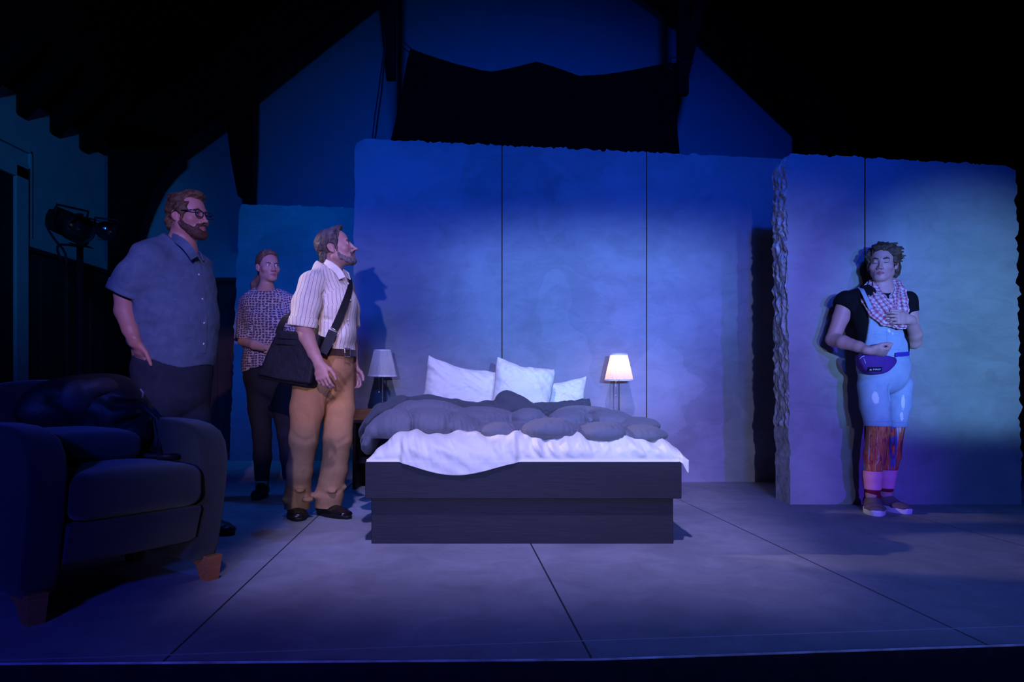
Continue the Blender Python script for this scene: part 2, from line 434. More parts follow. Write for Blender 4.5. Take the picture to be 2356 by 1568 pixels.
def broken_edge(name, base):
    t = NT(name, 0.95, 0.1); o = t.coord()
    n = t.noise(o, 22, 6, 0.7, 0.5); v = t.noise(o, 7, 3)
    s = t.math('ADD', t.math('MULTIPLY', n, 0.7), t.math('MULTIPLY', v, 0.3))
    t.color(t.ramp(s, [(0.35, tuple(c * 0.45 for c in base)), (0.55, base), (0.7, tuple(min(1, c * 1.3) for c in base))]))
    t.bump(s, 0.9, 0.03); return t.m
WB = (0.255, 0.255, 0.275)
M['edge'] = broken_edge('broken_plaster_edge', (0.55, 0.53, 0.55))
# middle flat
D2 = 5.66
def wx(px, d): return (px - CX) * d / F
def wz(py, d): return HC + (HY - py) * d / F
xl, xr = wx(815, D2), wx(1860, D2)
M['wall_mid'] = concrete('painted_concrete_flat', WB, [wx(1155, D2), wx(1488, D2)], 0.004, 0.2)
side = ragged((xl, 0), (xl, wz(345, D2)), 60, 0.025, 14, 3, (1, 0))
corner = [(xl + 0.02, wz(330, D2)), (xl + 0.06, wz(322, D2))]
topm = ragged((xl + 0.09, wz(319, D2)), (wx(1780, D2), wz(364, D2)), 170, 0.030, 34, 5, (0, 1))
flat('wall_middle', [(xr, 0)] + side[:0] + [(xl, 0)] + side[1:] + corner + topm + [(xr, wz(372, D2))], D2, 0.22, M['wall_mid'], M['edge'], 2.0, 0.012)
# right flat, nearer
D3 = 4.53
xl, xr = wx(1808, D3), wx(2341, D3)
M['wall_right'] = concrete('painted_concrete_flat_right', WB, [wx(1990, D3)], 0.004, 0.2)
lft = ragged((xl + 0.03, 0), (xl + 0.005, wz(375, D3)), 110, 0.018, 12, 11, (1, 0))
topr = ragged((xl + 0.03, wz(353, D3)), (wx(2315, D3), wz(381, D3)), 90, 0.020, 30, 13, (0, 1))
rgt = ragged((wx(2337, D3), wz(392, D3)), (wx(2351, D3), 0), 90, 0.035, 26, 17, (1, 0))
flat('wall_right', lft + topr + rgt, D3, 0.25, M['wall_right'], M['edge'], 7.0, 0.018, 14)
# dim teal panel upstage left
D4 = 7.4
xl, xr = wx(549, D4), wx(900, D4)
M['wall_panel'] = concrete('painted_concrete_panel', (0.20, 0.215, 0.235), [], 0.004, 0.2)
lft = ragged((wx(528, D4), 0), (wx(550, D4), wz(485, D4)), 70, 0.03, 16, 23, (1, 0))
topp = ragged((wx(556, D4), wz(470, D4)), (xr, wz(480, D4)), 60, 0.02, 20, 29, (0, 1))
flat('wall_panel', lft + topp + [(xr, 0)], D4, 0.2, M['wall_panel'], M['edge'], 9.0, 0.02)

# ------------------------------------------------------------------ black drape between the posts
YD = 6.45
outl = [(896, 330), (908, 285), (922, 220), (936, 140), (944, 111)]
topd = [(1000, 130), (1060, 150), (1115, 163), (1141, 165), (1180, 156), (1238, 142), (1285, 158), (1335, 176), (1390, 171), (1450, 162), (1520, 150), (1552, 146)]
rt = [(1556, 150), (1557, 250), (1558, 300), (1563, 345)]
bm = bmesh.new()
nx, nz = 140, 30
xs = [P(896 + (1563 - 896) * i / nx, 0, YD).x for i in range(nx + 1)]
def interp(tab, x):
    for (a, ya), (b, yb) in zip(tab, tab[1:]):
        if a <= x <= b: return ya + (yb - ya) * (x - a) / (b - a)
    return tab[0][1] if x < tab[0][0] else tab[-1][1]
tt = [(944, 111)] + topd
rows = []
for j in range(nz + 1):
    v = j / nz; row = []
    for i in range(nx + 1):
        u = i / nx
        xt = 944 + (1554 - 944) * u; yt = interp(tt, xt)
        yb = 420
        y = yt + (yb - yt) * v
        xlft = interp([(111, 944), (140, 936), (220, 922), (285, 908), (330, 896), (420, 884)], y) if True else 0
        xrgt = interp([(146, 1556), (300, 1558), (345, 1563), (420, 1570)], y)
        x = xlft + (xrgt - xlft) * u
        d = YD + 0.02 * math.sin(u * 40) * v + 0.012 * math.sin(u * 17 + 1)
        p = P(x, y, YD); row.append(bm.verts.new((p.x, d, p.z)))
    rows.append(row)
for j in range(nz):
    for i in range(nx):
        bm.faces.new((rows[j][i], rows[j][i + 1], rows[j + 1][i + 1], rows[j + 1][i]))
bmesh.ops.recalc_face_normals(bm, faces=bm.faces)
r = bmesh.ops.solidify(bm, geom=bm.faces[:], thickness=0.008)
dr = from_bm('drape', bm, M['drape'], None, True)
tag(dr, 'black cloth drape hung in two swags above the middle concrete flat', 'drape')
def rope(pts, r, label):
    o = tube('rope', pts, r, plain('dark_cord', (0.02, 0.02, 0.024), 0.9, 0.1), None, 6); tag(o, label, 'rope', None); return o
rope([P(914, 87, YN + .06), P(930, 97, YN), P(946, 112, YD - .005)], 0.006, 'upper short cord tying the drape corner to the left hanging post')
rope([P(914, 103, YN + .06), P(928, 110, YN), P(941, 120, YD - .005)], 0.006, 'lower short cord tying the drape corner to the left hanging post')
knot = [P(1553, 148, YD - .02), P(1541, 143, YD - .04), P(1544, 133, YN - .02), P(1556, 132, YN - .02), P(1570, 143, YN - .015), P(1592, 145, YN - .012), P(1594, 146, YN + .05)]
rope(knot, 0.007, 'cord looped around the right hanging post holding the drape corner')
rope([P(1549, 146, YD - .03), P(1541, 155, YD - .03), P(1550, 166, YD - .03)], 0.006, 'loose cord end dangling at the right corner of the drape')
rope([P(884, 110, 6.4), P(871, 210, 6.35), P(862, 270, 6.3), P(855, 335, 6.2)], 0.007, 'left one of two slack cords running down to the middle flat')
rope([P(887, 110, 6.4), P(878, 210, 6.35), P(869, 275, 6.3), P(861, 335, 6.2)], 0.009, 'right, thicker one of two slack cords running down to the middle flat')

# ================================================================== SURFACES FROM BLENDED VOLUMES
def _v(p): return np.array([p[0], p[1], p[2]], dtype=np.float64)
class Prim:
    """one blended volume: kind, parameters, blend radius k, op add/sub/int"""
    def __init__(s, kind, k, op, pad, lo, hi, fn): s.kind, s.k, s.op, s.fn = kind, k, op, fn; s.lo, s.hi = np.array(lo) - pad - k, np.array(hi) + pad + k
def frame(d, side=None):
    """columns: side, front, axis"""
    d = np.asarray(d, float); d = d / np.linalg.norm(d)
    s = np.array([1.0, 0, 0]) if side is None else np.asarray(side, float)
    s = s - d * s.dot(d)
    if np.linalg.norm(s) < 1e-4: s = np.array([0, 1.0, 0]) - d * d[1]
    s /= np.linalg.norm(s); f = np.cross(d, s)
    return s, f, d
PAD = 0.012
def clip(pr, p, n, k=0.004):
    """cuts one volume with a plane before it is blended in"""
    p, n = _v(p), np.asarray(n, float); n = n / np.linalg.norm(n); f0 = pr.fn
    def fn(x, y, z):
        d = f0(x, y, z); q = (x - p[0]) * n[0] + (y - p[1]) * n[1] + (z - p[2]) * n[2]
        return np.maximum(d, q) + np.maximum(k - np.abs(d - q), 0) ** 2 / (4 * k)
    pr.fn = fn; return pr
def rc(a, b, ra, rb=None, k=0.01, op='add'):
    rb = ra if rb is None else rb
    a, b = _v(a), _v(b); ab = b - a; L2 = max(ab.dot(ab), 1e-12); r = max(ra, rb)
    def fn(x, y, z):
        px, py, pz = x - a[0], y - a[1], z - a[2]
        t = np.clip((px * ab[0] + py * ab[1] + pz * ab[2]) / L2, 0, 1)
        return np.sqrt((px - t * ab[0]) ** 2 + (py - t * ab[1]) ** 2 + (pz - t * ab[2]) ** 2) - (ra + t * (rb - ra))
    return Prim('rc', k, op, PAD, np.minimum(a, b) - r, np.maximum(a, b) + r, fn)
def ell(c, r, R=None, k=0.01, op='add'):
    c = _v(c); r = np.array(r, float); R = np.eye(3) if R is None else np.asarray(R, float)   # rows of R: local axes
    ext = np.sqrt(((R * r[:, None]) ** 2).sum(0))
    def fn(x, y, z):
        px, py, pz = x - c[0], y - c[1], z - c[2]
        q = [(px * R[i, 0] + py * R[i, 1] + pz * R[i, 2]) / r[i] for i in range(3)]
        k0 = np.sqrt(q[0] ** 2 + q[1] ** 2 + q[2] ** 2)
        k1 = np.sqrt((q[0] / r[0]) ** 2 + (q[1] / r[1]) ** 2 + (q[2] / r[2]) ** 2) + 1e-9
        return k0 * (k0 - 1) / k1
    return Prim('ell', k, op, PAD, c - ext, c + ext, fn)
def limb(pts, side=None, k=0.02, op='add'):
    """tube of elliptic section: list of (point, half_width, half_depth)"""
    segs = []
    for (p, a, b), (q, a2, b2) in zip(pts, pts[1:]):
        p, q = _v(p), _v(q); s, f, d = frame(q - p, side); segs.append((p, q, s, f, d, np.linalg.norm(q - p), a, b, a2, b2))
    P0 = np.array([_v(p[0]) for p in pts]); rm = max(max(p[1], p[2]) for p in pts)
    def fn(x, y, z):
        best = None
        for p, q, s, f, d, L, a, b, a2, b2 in segs:
            px, py, pz = x - p[0], y - p[1], z - p[2]
            h = px * d[0] + py * d[1] + pz * d[2]; t = np.clip(h / L, 0, 1)
            u = px * s[0] + py * s[1] + pz * s[2]; v = px * f[0] + py * f[1] + pz * f[2]
            w = h - t * L
            A = a + t * (a2 - a); B = b + t * (b2 - b); W = np.minimum(A, B)
            qu, qv, qw = u / A, v / B, w / W
            k0 = np.sqrt(qu ** 2 + qv ** 2 + qw ** 2); k1 = np.sqrt((qu / A) ** 2 + (qv / B) ** 2 + (qw / W) ** 2) + 1e-9
            dd = k0 * (k0 - 1) / k1
            if best is None: best = dd
            else:
                hh = np.maximum(k - np.abs(best - dd), 0) / max(k, 1e-6); best = np.minimum(best, dd) - hh * hh * k * 0.25
        return best
    return Prim('limb', k, op, PAD, P0.min(0) - rm, P0.max(0) + rm, fn)
def plane(p, n, k=0.0, op='int', lo=None, hi=None):
    """keeps the side opposite to n (op int)"""
    p, n = _v(p), _v(n); n = n / np.linalg.norm(n)
    def fn(x, y, z): return (x - p[0]) * n[0] + (y - p[1]) * n[1] + (z - p[2]) * n[2]
    big = 1e3
    return Prim('plane', k, op, 0, [-big] * 3 if lo is None else lo, [big] * 3 if hi is None else hi, fn)
def func(fn, lo=None, hi=None, k=0.0, op='disp'):
    big = 1e3
    return Prim('func', k, op, 0, [-big] * 3 if lo is None else lo, [big] * 3 if hi is None else hi, fn)
def evaluate(prims, X, Y, Z):
    V = np.full((len(X), len(Y), len(Z)), 0.5, dtype=np.float32)
    ax = (X, Y, Z)
    for pr in prims:
        sl = []
        for i in range(3):
            a = np.searchsorted(ax[i], pr.lo[i]); b = np.searchsorted(ax[i], pr.hi[i]); sl.append(slice(a, b))
        if any(s.stop <= s.start for s in sl): continue
        sl = tuple(sl)
        x = X[sl[0]][:, None, None].astype(np.float32); y = Y[sl[1]][None, :, None].astype(np.float32); z = Z[sl[2]][None, None, :].astype(np.float32)
        cur = V[sl]
        if pr.op == 'disp':
            m = np.abs(cur) < 0.04
            if m.any():
                i, j, l = np.nonzero(m)
                cur[m] += pr.fn(X[sl[0]][i], Y[sl[1]][j], Z[sl[2]][l]).astype(np.float32)
            continue
        d = pr.fn(x, y, z).astype(np.float32); k = pr.k
        if pr.op == 'add':
            r = np.minimum(cur, d)
            if k > 0: h = np.maximum(k - np.abs(cur - d), 0) / k; r = r - h * h * k * 0.25
        else:
            if pr.op == 'sub': d = -d
            r = np.maximum(cur, d)
            if k > 0: h = np.maximum(k - np.abs(cur - d), 0) / k; r = r + h * h * k * 0.25
        V[sl] = r
    return V
_C = [(0, 0, 0), (1, 0, 0), (0, 1, 0), (1, 1, 0), (0, 0, 1), (1, 0, 1), (0, 1, 1), (1, 1, 1)]
_E = [(0, 1), (2, 3), (4, 5), (6, 7), (0, 2), (1, 3), (4, 6), (5, 7), (0, 4), (1, 5), (2, 6), (3, 7)]
def surface_nets(V, X, Y, Z):
    S = V < 0
    nx, ny, nz = V.shape
    cnt = np.zeros((nx - 1, ny - 1, nz - 1), np.uint8)
    for a, b, c in _C: cnt += S[a:nx - 1 + a, b:ny - 1 + b, c:nz - 1 + c]
    act = (cnt > 0) & (cnt < 8); I, J, K = np.nonzero(act); n = len(I)
    idx = np.full(act.shape, -1, np.int32); idx[I, J, K] = np.arange(n)
    vals = np.stack([V[I + a, J + b, K + c] for a, b, c in _C], 1).astype(np.float64)
    acc = np.zeros((n, 3)); num = np.zeros(n)
    pos = [np.stack([X[I + a], Y[J + b], Z[K + c]], 1) for a, b, c in _C]
    for e0, e1 in _E:
        v0, v1 = vals[:, e0], vals[:, e1]; m = (v0 < 0) != (v1 < 0)
        t = np.where(m, v0 / np.where(m, v0 - v1, 1), 0)
        acc += np.where(m[:, None], pos[e0] + (pos[e1] - pos[e0]) * t[:, None], 0); num += m
    verts = acc / num[:, None]
    faces = []
    for axis in range(3):
        s0 = [slice(None)] * 3; s1 = [slice(None)] * 3; s0[axis] = slice(0, -1); s1[axis] = slice(1, None)
        ch = S[tuple(s0)] != S[tuple(s1)]
        b, c = (axis + 1) % 3, (axis + 2) % 3
        q = [slice(None)] * 3; q[b] = slice(1, -1); q[c] = slice(1, -1)
        off = np.zeros(3, int); off[b] = 1; off[c] = 1
        ii = np.stack(np.nonzero(ch[tuple(q)]), 1) + off
        if len(ii) == 0: continue
        eb = np.zeros(3, int); ec = np.zeros(3, int); eb[b] = 1; ec[c] = 1
        g = lambda w: idx[w[:, 0], w[:, 1], w[:, 2]]
        A, B, C_, D = g(ii - eb - ec), g(ii - ec), g(ii), g(ii - eb)
        fl = S[ii[:, 0], ii[:, 1], ii[:, 2]]
        f = np.stack([A, B, C_, D], 1); f[~fl] = f[~fl][:, ::-1]
        faces.append(f)
    return verts, np.concatenate(faces) if faces else np.zeros((0, 4), int)
def axis_steps(lo, hi, h, fine=()):
    """grid coordinates with step h, or finer steps inside the listed (a, b, step) bands"""
    out = [lo]
    while out[-1] < hi:
        s = h
        for a, b, hs in fine:
            if a <= out[-1] <= b: s = min(s, hs)
        out.append(out[-1] + s)
    return np.array(out)
def sdf_mesh(name, prims, h, mat, parent=None, fine=((), (), ()), smooth_it=1, attrs=None, extra_lo=None, extra_hi=None, loc=None):
    adds = [p for p in prims if p.op == 'add']
    lo = np.min([p.lo for p in adds], 0); hi = np.max([p.hi for p in adds], 0)
    if extra_lo is not None: lo = np.maximum(lo, extra_lo)
    if extra_hi is not None: hi = np.minimum(hi, extra_hi)
    ax = [axis_steps(lo[i] - 2 * h, hi[i] + 2 * h, h, fine[i]) for i in range(3)]
    V = evaluate(prims, *ax)
    vs, fs = surface_nets(V, *ax)
    # light smoothing of the net
    if smooth_it and len(fs):
        e = np.concatenate([fs[:, [0, 1]], fs[:, [1, 2]], fs[:, [2, 3]], fs[:, [3, 0]]])
        deg = np.bincount(e.ravel(), minlength=len(vs)).astype(float)[:, None]
        for _ in range(smooth_it):
            s = np.zeros_like(vs)
            for c in range(3):
                s[:, c] = np.bincount(e[:, 0], vs[e[:, 1], c], len(vs)) + np.bincount(e[:, 1], vs[e[:, 0], c], len(vs))
            vs = vs * 0.5 + 0.5 * s / np.maximum(deg, 1)
    me = bpy.data.meshes.new(name)
    me.vertices.add(len(vs)); me.vertices.foreach_set('co', vs.astype(np.float32).ravel())
    nf = len(fs); me.loops.add(nf * 4); me.polygons.add(nf)
    me.loops.foreach_set('vertex_index', fs.astype(np.int32).ravel())
    me.polygons.foreach_set('loop_start', np.arange(0, nf * 4, 4, dtype=np.int32))
    me.polygons.foreach_set('use_smooth', np.ones(nf, bool))
    me.update(calc_edges=True)
    if attrs:
        for an, fn in attrs.items():
            val = fn(vs)
            if val.ndim == 1:
                a = me.attributes.new(an, 'FLOAT', 'POINT'); a.data.foreach_set('value', val.astype(np.float32))
            else:
                a = me.attributes.new(an, 'FLOAT_VECTOR', 'POINT'); a.data.foreach_set('vector', val.astype(np.float32).ravel())
    for m in (mat if isinstance(mat, (list, tuple)) else [mat]): me.materials.append(m)
    o = bpy.data.objects.new(name, me); link(o, parent)
    if loc is not None: o.location = loc
    return o
# cheap smooth pseudo-noise for folds
_rs = np.random.RandomState(11)
_w = _rs.normal(size=(24, 3)); _ph = _rs.uniform(0, 2 * PI, 24)
def wob(x, y, z, freq=10.0, seed=0, n=6):
    s = 0.0
    for i in range(n):
        w = _w[(seed * 5 + i) % 24] * freq; s = s + np.sin(x * w[0] + y * w[1] + z * w[2] + _ph[(seed * 7 + i) % 24])
    return s / n

# ================================================================== BED
def wood_dark(name, a, b, scale=6):
    t = NT(name, 0.55, 0.3); o = t.coord()
    g = t.noise(t.mapping(o, (1.2, 8, 30)), scale, 5, 0.6, 0.4)
    t.color(t.ramp(g, [(0.3, a), (0.7, b)])); t.bump(g, 0.12, 0.003); return t.m
M['bedwood'] = wood_dark('black_brown_wood_veneer', (0.014, 0.011, 0.018), (0.028, 0.022, 0.030))
bx0, bx1 = -0.713, 0.823
bed = thing('platform_bed', 'dark wood platform bed with stepped box base standing at centre stage', 'bed', (0.055, 4.35, 0))
def rel(o, par):
    o.parent = par; o.matrix_parent_inverse = Matrix.LocRotScale(par.location, par.rotation_euler, None).inverted(); return o
bm = bmesh.new(); bm_box(bm, (-0.694, 3.364, 0), (0.795, 5.36, 0.232), 0.003); rel(from_bm('base', bm, M['bedwood']), bed)
bm = bmesh.new()
zt, zb = 0.408, 0.230
bm_box(bm, (bx0, 3.31, zb), (bx1, 3.338, zt), 0.003); bm_box(bm, (bx0, 5.37, zb), (bx1, 5.40, zt), 0.003)
bm_box(bm, (bx0, 3.338, zb), (bx0 + 0.028, 5.37, zt), 0.003); bm_box(bm, (bx1 - 0.028, 3.338, zb), (bx1, 5.37, zt), 0.003)
bm_box(bm, (bx0 + 0.02, 3.33, zb), (bx1 - 0.02, 5.38, zb + 0.03))
rel(from_bm('frame', bm, M['bedwood']), bed)

def linen(name, col, bump=0.25, bs=60, rough=0.85):
    t = NT(name, rough, 0.15); o = t.coord()
    n = t.noise(o, 9, 4, 0.6, 0.8); f = t.noise(o, bs, 4, 0.6, 0.6)
    t.color(t.ramp(n, [(0.3, tuple(c * 0.92 for c in col)), (0.7, col)]))
    t.bump(t.math('ADD', t.math('MULTIPLY', n, 0.6), t.math('MULTIPLY', f, 0.4)), bump, 0.012)
    t.b.inputs['Sheen Weight'].default_value = 0.1
    return t.m
M['white_linen'] = linen('white_cotton', (0.86, 0.82, 0.68))
M['duvet'] = linen('grey_quilt_cotton', (0.165, 0.165, 0.185), 0.5, 42)
M['duvet_dark'] = linen('dark_grey_cotton', (0.08, 0.082, 0.092), 0.5, 42)
mat_o = sdf_mesh('mattress', [limb([((-0.60, 4.36, 0.385), 0.92, 0.12), ((0.71, 4.36, 0.385), 0.92, 0.12)], (0, 1, 0), 0.0),
     plane((-0.66, 0, 0), (-1, 0, 0), 0.03), plane((0.77, 0, 0), (1, 0, 0), 0.03), plane((0, 3.40, 0), (0, -1, 0), 0.04), plane((0, 5.33, 0), (0, 1, 0), 0.04),
     plane((0, 0, 0.262), (0, 0, -1), 0.0), plane((0, 0, 0.49), (0, 0, 1), 0.04)], 0.02, M['white_linen'])
tag(mat_o, 'thick white mattress lying in the dark platform bed under the sheet', 'mattress')

# white sheet: draped over the mattress, pulled out over the footboard left of centre
def sheet():
    bm = bmesh.new(); nxs, nps = 260, 90; rows = []
    for i in range(nxs + 1):
        u = i / nxs; x = -0.708 + (0.850 + 0.708) * u; col = []
        # crown height of the sheet along the bed foot
        e0 = min(1, max(0, (x + 0.708) / 0.16)); e1 = min(1, max(0, (0.850 - x) / 0.12))
        edge = (math.sin(e0 * PI / 2)) * (math.sin(e1 * PI / 2))
        crown = 0.415 + (0.128 - 0.02 * (x + 0.7) / 1.5) * edge ** 0.8
        crown += 0.010 * math.sin(x * 23 + 1) * edge + 0.006 * math.sin(x * 61) * edge
        # how far the hem hangs down over the footboard
        px = CX + x * F / 3.31
        hang = 0.0
        if 915 < px < 1200:
            t = (px - 915) / 285.0; hang = 0.062 * math.sin(PI * t ** 0.92) ** 1.5
        if px > 1566: hang = 0.05 * min(1, (px - 1566) / 12)
        out = -0.010 if hang > 0.0004 or px > 1566 else 0.004
        hem_z = 0.409 - hang
        pts = []
        # top from the head towards the foot
        for k in range(30): pts.append((4.9 - (4.9 - 3.50) * k / 29, crown - 0.0 + 0.0))
        # rounded shoulder and front fall
        hf = min(1.0, hang / 0.004); yf = 3.325 - 0.027 * hf
        for k in range(1, 22):
            a = k / 21 * PI / 2
            pts.append((3.50 - math.sin(a) * (3.50 - yf), crown - (1 - math.cos(a)) * (crown - 0.420) * 0.98))
        if hang > 0.0004:
            zs = 0.4135
            pts.append((yf - 0.001, zs)); pts.append((yf - 0.0015, zs - 0.002))
            for k in range(1, 14): pts.append((yf - 0.002, zs - 0.002 + (hem_z - zs) * k / 13))
        else:
            pts.append((3.322, 0.4135)); pts.append((3.318, 0.412))
            for k in range(1, 14): pts.append((3.318 - 0.004 * k / 13, 0.412 - 0.002 * k / 13 + 0.0))
        m = len(pts)
        for k in range(m):
            y, z = pts[k]
            s = max(0, min(1, (3.62 - y) / 0.2)) * (1 if y > 3.31 else max(0.15, 1 - (3.31 - y) * 40))
            f = 0.5 * mnoise.noise(Vector((x * 9 + 1.2 * y, y * 3, z * 4))) + 0.35 * mnoise.noise(Vector((x * 24 + z * 10, z * 6, 3))) + 0.2 * mnoise.noise(Vector((x * 60 + z * 25, z * 12, 9)))
            # gathered creases right of centre
            g = math.exp(-((x - 0.13) / 0.16) ** 2) * math.sin(x * 95 + z * 26 + 2 * math.sin(z * 30)) * 0.8
            g += math.exp(-((x + 0.30) / 0.2) ** 2) * math.sin((x * 0.6 + z * 1.2) * 75) * 0.45
            g += math.exp(-((x - 0.66) / 0.12) ** 2) * math.sin((x + z * 0.9) * 75) * 0.5
            rg = 1 - 2 * abs(mnoise.noise(Vector((x * 7 + z * 9 + 2, z * 5, 1.3)))); rg2 = 1 - 2 * abs(mnoise.noise(Vector((x * 16 - z * 14, z * 9, 5.1))))
            dsp = (f * 0.030 + g * 0.016 + 0.010 * rg + 0.006 * rg2) * s
            fz = min(1.0, max(0.0, (z - 0.412) / 0.055)); fz = fz * fz * (3 - 2 * fz)
            yy = y - (max(dsp, -0.006) * fz + max(dsp, 0.0) * 0.55 * hf * (1 - fz)); zz = z + dsp * 0.3 * (1 if z > 0.45 else 0)
            xx = x
            if px > 1566 and y < 3.45: xx = x + 0.004
            col.append(bm.verts.new((xx, yy, zz)))
        rows.append(col)
    for i in range(nxs):
        for k in range(len(rows[0]) - 1):
            bm.faces.new((rows[i][k], rows[i + 1][k], rows[i + 1][k + 1], rows[i][k + 1]))
    bmesh.ops.recalc_face_normals(bm, faces=bm.faces)
    bmesh.ops.solidify(bm, geom=bm.faces[:], thickness=0.003)
    t = NT('white_sheet_cotton', 0.7, 0.25, (0.88, 0.84, 0.66)); n = t.noise(t.coord(), 14, 4, 0.6, 1.0); t.bump(n, 0.3, 0.012)
    return from_bm('bed_sheet', bm, t.m, None, True)
tag(sheet(), 'crumpled white sheet hanging out over the dark footboard', 'sheet')

# grey quilt: rumpled puffs
def quilt():
    pr = []
    def at(px, py, d): p = P(px, py, d); return p
    def puff(px, py, d, r, k=0.05, R=None): pr.append(ell(at(px, py, d), r, R, k))
    def rz(a, tilt=0.0):
        c, s = math.cos(a), math.sin(a); R = np.array([[c, s, 0], [-s, c, 0], [0, 0, 1.0]])
        ct, st = math.cos(tilt), math.sin(tilt); T = np.array([[ct, 0, st], [0, 1, 0], [-st, 0, ct]]); return T @ R
    # base layer
    pr.append(limb([((-0.62, 4.20, 0.53), 0.60, 0.055), ((0.60, 4.15, 0.53), 0.66, 0.05)], (0, 1, 0), 0.0))
    # front row
    puff(1000, 975, 3.72, (0.27, 0.20, 0.085), 0.04, rz(0.1, -0.08))
    puff(925, 985, 3.75, (0.17, 0.22, 0.10), 0.04)
    puff(1150, 990, 3.58, (0.13, 0.15, 0.055), 0.02)
    puff(1262, 988, 3.54, (0.17, 0.17, 0.062), 0.015)
    puff(1385, 994, 3.52, (0.15, 0.16, 0.052), 0.015)
    puff(1470, 1000, 3.56, (0.15, 0.18, 0.052), 0.02)
    # middle row
    puff(1105, 962, 4.05, (0.22, 0.20, 0.075), 0.03, rz(0.4))
    puff(1215, 962, 4.00, (0.11, 0.14, 0.06), 0.015)
    puff(1300, 965, 3.95, (0.14, 0.16, 0.06), 0.015)
    puff(1395, 964, 4.05, (0.16, 0.20, 0.062), 0.015)
    puff(1465, 978, 3.95, (0.13, 0.22, 0.055), 0.02)
    puff(985, 952, 4.10, (0.22, 0.18, 0.09), 0.03)
    puff(1345, 955, 4.35, (0.20, 0.16, 0.065), 0.02)
    # overhang on the left, falling towards the floor
    pr.append(limb([(at(905, 975, 3.75), 0.16, 0.06), (at(862, 1000, 3.72), 0.15, 0.05), (at(846, 1030, 3.70), 0.12, 0.035)], (0, 1, 0), 0.03))
    pr.append(limb([(at(930, 950, 4.2), 0.18, 0.06), (at(872, 985, 4.1), 0.17, 0.055), (at(845, 1010, 4.05), 0.13, 0.04)], (0, 1, 0), 0.03))
    # stitched creases between the puffs, drawn over the surface from above
    seams = []
    def seam(pts): seams.append([np.array(P(*p)) for p in pts])
    seam([(1196, 960, 3.62), (1199, 985, 3.42), (1201, 1006, 3.36)]); seam([(1322, 962, 3.62), (1332, 985, 3.42), (1340, 1006, 3.34)]); seam([(1432, 968, 3.66), (1444, 990, 3.42), (1452, 1008, 3.34)])
    seam([(935, 938, 3.85), (945, 962, 3.60), (955, 990, 3.50)]); seam([(1062, 945, 3.85), (1040, 968, 3.60), (1020, 992, 3.46)]); seam([(1130, 968, 3.72), (1100, 985, 3.52), (1085, 1002, 3.42)])
    seam([(1090, 968, 3.75), (1200, 965, 3.66), (1320, 968, 3.66), (1440, 974, 3.62), (1520, 985, 3.6)]); seam([(1150, 950, 4.1), (1260, 948, 4.1), (1360, 950, 4.1), (1480, 962, 4.0)])
    seam([(1255, 945, 4.25), (1262, 958, 3.95), (1258, 970, 3.72)]); seam([(1352, 945, 4.25), (1362, 958, 3.95), (1370, 972, 3.72)]); seam([(860, 985, 3.9), (960, 948, 3.98), (1060, 948, 4.0), (1130, 958, 3.95)])
    def quilted(x, y, z):
        dmin = np.full(np.shape(x), 9.0)
        for s_ in seams:
            for a_, b_ in zip(s_, s_[1:]):
                ax_, ay_ = b_[0] - a_[0], b_[1] - a_[1]; t_ = np.clip(((x - a_[0]) * ax_ + (y - a_[1]) * ay_) / (ax_ * ax_ + ay_ * ay_ + 1e-9), 0, 1)
                dmin = np.minimum(dmin, np.hypot(x - a_[0] - t_ * ax_, y - a_[1] - t_ * ay_))
        return 0.030 * np.exp(-dmin / 0.018) + 0.0050 * np.exp(-dmin / 0.07) * np.sin(x * 210 + y * 90 + 3 * np.sin(y * 40))
    pr.append(func(quilted))
    pr.append(func(lambda x, y, z: -0.007 * wob(x, y, z, 11, 1) - 0.0055 * wob(x * 0.6, y * 1.5, z, 30, 2) - 0.0032 * wob(x, y, z, 75, 3)))
    pr.append(plane((0, 3.36, 0), (0, -1, 0), 0.02))
    # never below the sheet and mattress inside the frame
    def under(x, y, z):
        inside = np.minimum(np.minimum(x + 0.74, 0.84 - x), 1.0)
        return np.where(inside > 0, 0.5 - z, -1.0)
    pr.append(func(under, k=0.015, op='int'))
    o = sdf_mesh('quilt', pr, 0.0075, M['duvet'], smooth_it=1)
    return tag(o, 'rumpled grey quilt pushed down the bed and hanging over its left side', 'quilt')
quilt()
def quilt_fold():
    pr = []; at = P
    def lm(pts, k=0.02): pr.append(limb([(at(*p[:3]), p[3], p[4]) for p in pts], (0, 1, 0), k))
    lm([(838, 990, 4.30, 0.13, 0.035), (868, 955, 4.38, 0.16, 0.045), (915, 932, 4.45, 0.20, 0.055), (985, 928, 4.5, 0.2, 0.055), (1050, 937, 4.52, 0.19, 0.055), (1110, 945, 4.55, 0.18, 0.05), (1180, 952, 4.5, 0.15, 0.04)])
    # raised peak beside the pillows
    lm([(1166, 925, 4.62, 0.07, 0.075), (1195, 935, 4.60, 0.08, 0.07), (1235, 950, 4.55, 0.09, 0.05)])
    pr.append(ell(at(1166, 921, 4.62), (0.075, 0.08, 0.065), None, 0.03))
    pr.append(ell(at(1120, 932, 4.6), (0.06, 0.07, 0.035), None, 0.02))
    for a, b in [((930, 935, 4.24), (1000, 938, 4.26)), ((1000, 938, 4.26), (1090, 948, 4.34)), ((1180, 918, 4.5), (1225, 940, 4.42)), ((1150, 920, 4.53), (1140, 945, 4.42))]:
        pr.append(rc(at(*a), at(*b), 0.008, 0.008, 0.03, 'sub'))
    pr.append(func(lambda x, y, z: -0.006 * wob(x, y, z, 12, 3) - 0.0065 * wob(x * 1.4, y * 0.7, z, 34, 1) - 0.0035 * wob(x, y, z, 75, 2)))
    o = sdf_mesh('turned_back_edge', pr, 0.008, M['duvet_dark'], smooth_it=1)
    return o
